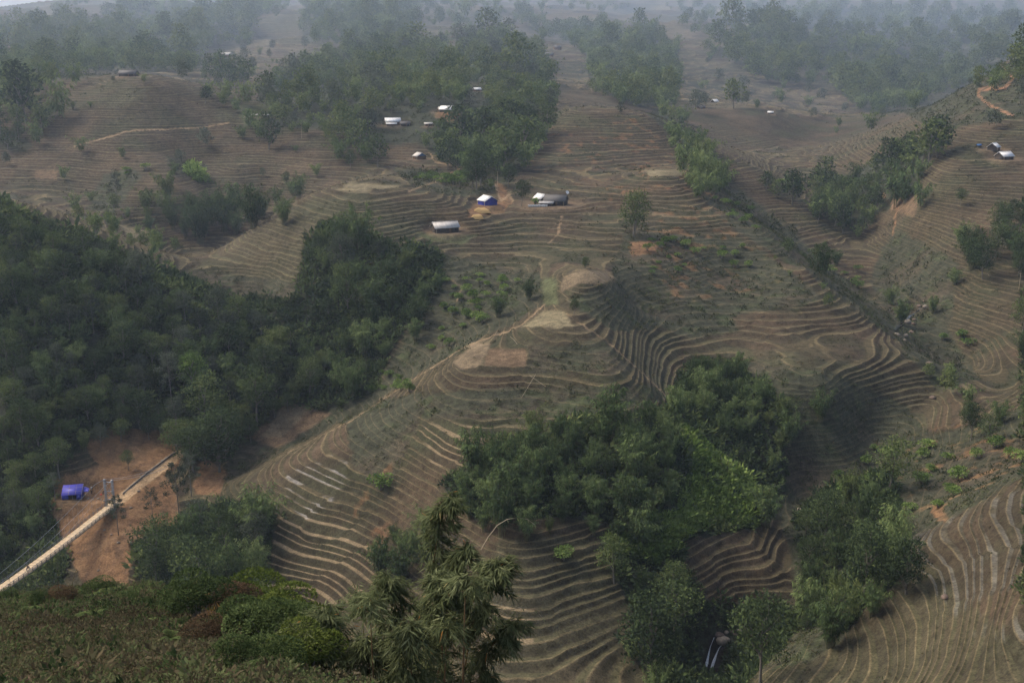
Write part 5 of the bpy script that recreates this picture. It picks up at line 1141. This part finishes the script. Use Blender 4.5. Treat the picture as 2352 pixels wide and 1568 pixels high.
def make_fern(seed, nf=11, L=1.0):
    g = np.random.default_rng(seed); S = Soup()
    for k in range(nf):
        an = k * 2.4 + g.uniform(-.3, .3); e = np.array([math.cos(an), math.sin(an), 0]); l_ = L * g.uniform(.7, 1.15); up = g.uniform(.55, 1.0)
        t = np.linspace(.05, 1, 26); P = e * (l_ * t)[:, None] + np.stack([0 * t, 0 * t, l_ * (up * t - .75 * t ** 2)], 1); tg = unit(np.gradient(P, axis=0)); sd = np.array([-e[1], e[0], 0])
        wd = .26 * l_ * np.sin(math.pi * np.clip(t * .85 + .12, 0, 1)); tone = g.uniform(.35, .75)
        for sg in (-1, 1):
            dr = unit(sd * sg + tg * .45 + np.array([0, 0, -.12])); S.add(leaves(P, dr, np.broadcast_to(np.array([0, 0, 1.]), P.shape) + e * .2, wd, .07 * l_), np.repeat(np.clip(tone + .1 * g.normal(size=26), 0, 1), 4))
        S.add(tube(P[::5], [.012, .011, .01, .008, .006, .004][:len(P[::5])], 3), .3)
    return S.mesh('fronds')
FERN = [make_fern(400 + k) for k in range(3)]
for m_ in FERN: m_.materials.append(M['fern'])
for k, (u, v, px_, lb) in enumerate([(255, 1372, 62, 'big pale green fern on the rim of the near slope'), (300, 1366, 40, 'smaller pale fern right of the big fern'), (60, 1412, 44, 'fern in weeds at the left of the near slope'), (130, 1420, 40, 'second fern from the left in the weeds'),
                                     (215, 1418, 42, 'fern in front of the big pale fern'), (290, 1432, 40, 'fern in the middle weeds of the near slope'), (365, 1432, 40, 'fern left of the dying reeds'), (395, 1470, 40, 'fern on the dry brush under the reeds'),
                                     (480, 1520, 46, 'grey green fern among dry brush near the bottom'), (350, 1560, 52, 'large fern at the bottom edge of the near slope'), (565, 1552, 52, 'fern under the dark bush at lower right'), (430, 1515, 34, 'small fern on the dry rows')]):
    p = fg_at(u, v)
    if p is None: continue
    s = px_ * p[1] / 2522 * .95
    o = bpy.data.objects.new('fern', FERN[k % 3]); col.objects.link(o); o.location = (p[0], p[1], p[2] + .05); o.scale = (s, s, s); o.rotation_euler = (0, 0, k * 1.7); tag(o, lb, 'fern')
def reed(u, v, px_, seed, label):
    p = fg_at(u, v); g = np.random.default_rng(seed); H = px_ * p[1] / 2522; S = Soup()
    for s_ in range(5):
        o_ = np.array([g.uniform(-.25, .25), g.uniform(-.2, .2), 0]) * H
        for k in range(5):
            an = g.uniform(0, 6.28); e = np.array([math.cos(an), math.sin(an), 0]); st = o_ + np.array([0, 0, H * (.25 + .14 * k)])
            V, Q = leaves(st[None], (e * .6 + np.array([0, 0, g.uniform(.5, 1.2)]))[None], np.array([[-e[1], e[0], .3]]), H * .5, H * .075); S.add((V, Q), np.repeat(g.uniform(.1, 1), 4))
        S.add(tube([o_ - (0, 0, .2), o_ + (0, 0, H * .4), o_ + (0, 0, H * .85)], [.02, .016, .008], 4), .1)
    me = S.mesh('reed_clump'); tag(link('reed_clump', me, M['reed'], loc=p), label, 'reeds')
reed(442, 1400, 62, 1, 'tall orange dying reeds on the rim of the near slope'); reed(470, 1402, 44, 2, 'short orange reeds right of the tall dying reeds'); reed(500, 1440, 56, 3, 'yellowing reeds in front of the yellow green bush'); reed(650, 1520, 46, 4, 'dead orange reeds beside the wide dark bush'); reed(88, 1372, 30, 5, 'small orange leaved stalks at the left rim')
def stalk(u, v, px_, label, lean):
    p = fg_at(u, v); H = px_ * p[1] / 2522; S = Soup(); g = np.random.default_rng(int(u))
    P = np.array([(lean * H * t ** 2, 0, H * t) for t in np.linspace(-.05, 1, 9)]); S.add(tube(P, np.linspace(.022, .006, 9), 4), .25)
    for k in range(3, 9): S.add(leaves(P[k][None], rdir(1, g) + [0, 0, -.2], rdir(1, g), .16, .04), np.repeat(.6, 4))
    tag(link('weed_stalk', S.mesh('weed_stalk'), M['fgbrush'], loc=p), label, 'stalk')
stalk(30, 1392, 80, 'thin bare stalk crossing in front of the bridge end', 0); stalk(138, 1388, 110, 'tall thin stalk in front of the earth slide', .05); stalk(165, 1386, 95, 'leaning thin stalk next to the tall stalk', .22)

def near_bamboo(label, tip, base, D, seed, nodes, f0=.3, spread_=.5, rad=.032, bend=None, twig=None):
    """one culm with hanging leaf fans; tip and base are survey points at distance D"""
    g = np.random.default_rng(seed); A = at(base[0], base[1], D + .4); B = at(tip[0], tip[1], D)
    rt = thing('bamboo', label, 'bamboo', tuple(A)); t = np.linspace(0, 1, 14); d = B - A
    mid = bend or 0
    P = np.stack([d[0] * (t ** 1.4 if abs(d[0]) > .5 else t) + mid * np.sin(math.pi * t), d[1] * t, d[2] * (1.0 * t + .16 * np.sin(math.pi * t ** 1.5))], 1)
    # root the stem in the ground below the frame
    g0 = ground(A[0], A[1]) - A[2]
    P = np.concatenate([[(P[0][0] - .05, P[0][1], min(-.3, g0 - .2))], P])
    MB().path(P, np.linspace(rad, .006, len(P)), 6).build('culm', M['nearculm'], rt, smooth=True)
    nd = MB()
    tt = np.concatenate([[0], np.linspace(.02, 1, 14)])
    S = Soup(); K = int(9 + 12 * (1 - f0)); lev = f0 + (1 - f0) * (np.arange(K) + .5) / K; brn = [[(g.uniform(0, 6.28), g.uniform(.45, 1.15), g.uniform(-.1, .55)) for _ in range(4)] for _ in range(K)]
    for _ in range(int(nodes * 3.0)):
        q = int(g.integers(K)); tq = lev[q] + g.normal() * .006; an, bl, rise_ = brn[q][int(g.integers(4))]; e = np.array([math.cos(an), math.sin(an), 0])
        c0 = np.array([np.interp(tq, tt, P[:, i]) for i in range(3)])
        prof = .45 + .9 * math.sin(math.pi * min(1, max(.05, (tq - f0) / (1.02 - f0))) ** .8); f = g.uniform(.12, 1.0)
        ln = spread_ * bl * prof * f * 1.25; c1 = c0 + e * ln + np.array([0, 0, ln * rise_ - .5 * spread_ * prof * f ** 2.2]) + g.normal(size=3) * .07
        if g.random() < .35: S.add(tube([c0, (c0 + c1) / 2 + (0, 0, .04), c1], [.007, .005, .003], 3), .15)
        k = int(g.integers(3, 8)); fan = e + g.normal(size=3) * .4 + np.array([0, 0, -.55]); side = unit(np.cross(fan, [0, 0, 1.])); a_ = np.linspace(-.62, .62, k) + g.normal(size=k) * .2
        fan = fan + np.array([0, 0, .15]) * g.random() + e * .3 * g.random()
        dr = unit(fan)[None] * np.cos(a_)[:, None] + side[None] * np.sin(a_)[:, None] + np.array([0, 0, -.28]) + g.normal(size=(k, 3)) * .28
        nn = unit(np.cross(fan, side))[None] + g.normal(size=(k, 3)) * .35
        tone = np.clip(g.uniform(.15, .72) + .10 * g.normal(size=k), 0, .95); 
        if g.random() < .02: tone[0] = 1.0
        S.add(leaves(np.repeat(c1[None], k, 0) + g.normal(size=(k, 3)) * .02, dr, nn, g.uniform(.17, .40, k), g.uniform(.024, .042, k)), np.repeat(tone, 4))
    link('foliage', S.mesh('foliage'), M['nearbamboo'], rt)
    if twig:
        Q = np.array([at(u, v, D) - A for u, v in twig]); tw = MB(); tw.path(Q, np.linspace(.014, .003, len(Q)), 4); to = tw.build('bare_twig', M['ply'], rt)
        T2 = Soup()
        for q in Q[1:]: T2.add(leaves(q[None], np.array([[.3, 0, -.9]]), np.array([[0, 1., .2]]), .12, .03), np.repeat(.85, 4))
        link('leaflets', T2.mesh('leaflets'), M['nearbamboo'], to)
near_bamboo('tallest near bamboo, its plume leaning right at the top', (1042, 1142), (985, 1640), 27, 501, 300, .16, 0.42, bend=-.12)
near_bamboo('near bamboo with orange stem and plume arching to the right', (1148, 1290), (1052, 1640), 25, 502, 210, .45, 0.45, bend=.05, twig=[(1105, 1262), (1122, 1232), (1142, 1206), (1165, 1192), (1188, 1188), (1212, 1192), (1228, 1204)])
near_bamboo('near bamboo with drooping rounded plume left of the tallest', (886, 1322), (905, 1640), 26, 503, 260, .10, 0.42, bend=.1)
near_bamboo('low wide near bamboo at the left of the near group', (742, 1402), (800, 1640), 24, 504, 240, .05, 0.62, bend=-.1)
near_bamboo('low near bamboo arching out right over the terraces', (1188, 1432), (1080, 1640), 25, 505, 190, .15, 0.45, twig=[(1120, 1430), (1160, 1402), (1200, 1394), (1230, 1400), (1248, 1420)])
near_bamboo('near bamboo between the orange stem and the tallest culm', (1010, 1330), (1020, 1640), 24.5, 506, 230, .05, 0.42)
near_bamboo('short near bamboo in the bottom middle of the group', (940, 1440), (950, 1660), 23, 507, 200, .05, 0.45)
near_bamboo('short near bamboo under the low wide one', (850, 1470), (850, 1660), 23.5, 508, 200, .05, 0.55)
near_bamboo('near bamboo beside the tallest, plume lower on its right', (1078, 1255), (1000, 1640), 26.5, 509, 190, .35, 0.36)
near_bamboo('leafless thin near bamboo with a tuft behind the left plume', (826, 1365), (850, 1640), 28, 510, 50, .7, .40, rad=.02)
near_bamboo('shortest near bamboo, farthest left at the bottom', (690, 1452), (720, 1640), 23, 511, 170, .05, 0.6)
near_bamboo('bare orange stemmed near bamboo standing in front of the group', (1072, 1330), (1062, 1640), 23.6, 512, 26, .86, .35, rad=.036)
near_bamboo('bare pale stemmed near bamboo left of the orange stem', (1030, 1440), (1018, 1640), 23.2, 513, 22, .85, .30, rad=.03)
near_bamboo('bare reddish near bamboo stem in the left of the group', (848, 1385), (862, 1640), 22.8, 514, 20, .88, .30, rad=.024)
# ---------------------------------------------------------------- haze
def haze():
    x0, x1, y0, y1, z0, z1 = -5750, 5750, -30, 8650, float(ZF.min()) - 1, max(4, float(ZF.max())) + 22
    V = [(x, y, z) for z in (z0, z1) for (x, y) in ((x0, y0), (x1, y0), (x1, y1), (x0, y1))]
    Q = [(0, 3, 2, 1), (4, 5, 6, 7), (0, 1, 5, 4), (1, 2, 6, 5), (2, 3, 7, 6), (3, 0, 4, 7)]
    m, t, o = mat_base('haze_air')
    v = N(t, 'ShaderNodeVolumePrincipled'); v.inputs['Density'].default_value = HAZE_DENSITY; v.inputs['Color'].default_value = HAZE_COLOUR; v.inputs['Anisotropy'].default_value = HAZE_ANISO
    t.links.new(v.outputs[0], o.inputs['Volume'])
    tag(link('haze', new_mesh('haze', V, Q), m), 'blue grey haze hanging over the valley', kind='stuff')
haze()
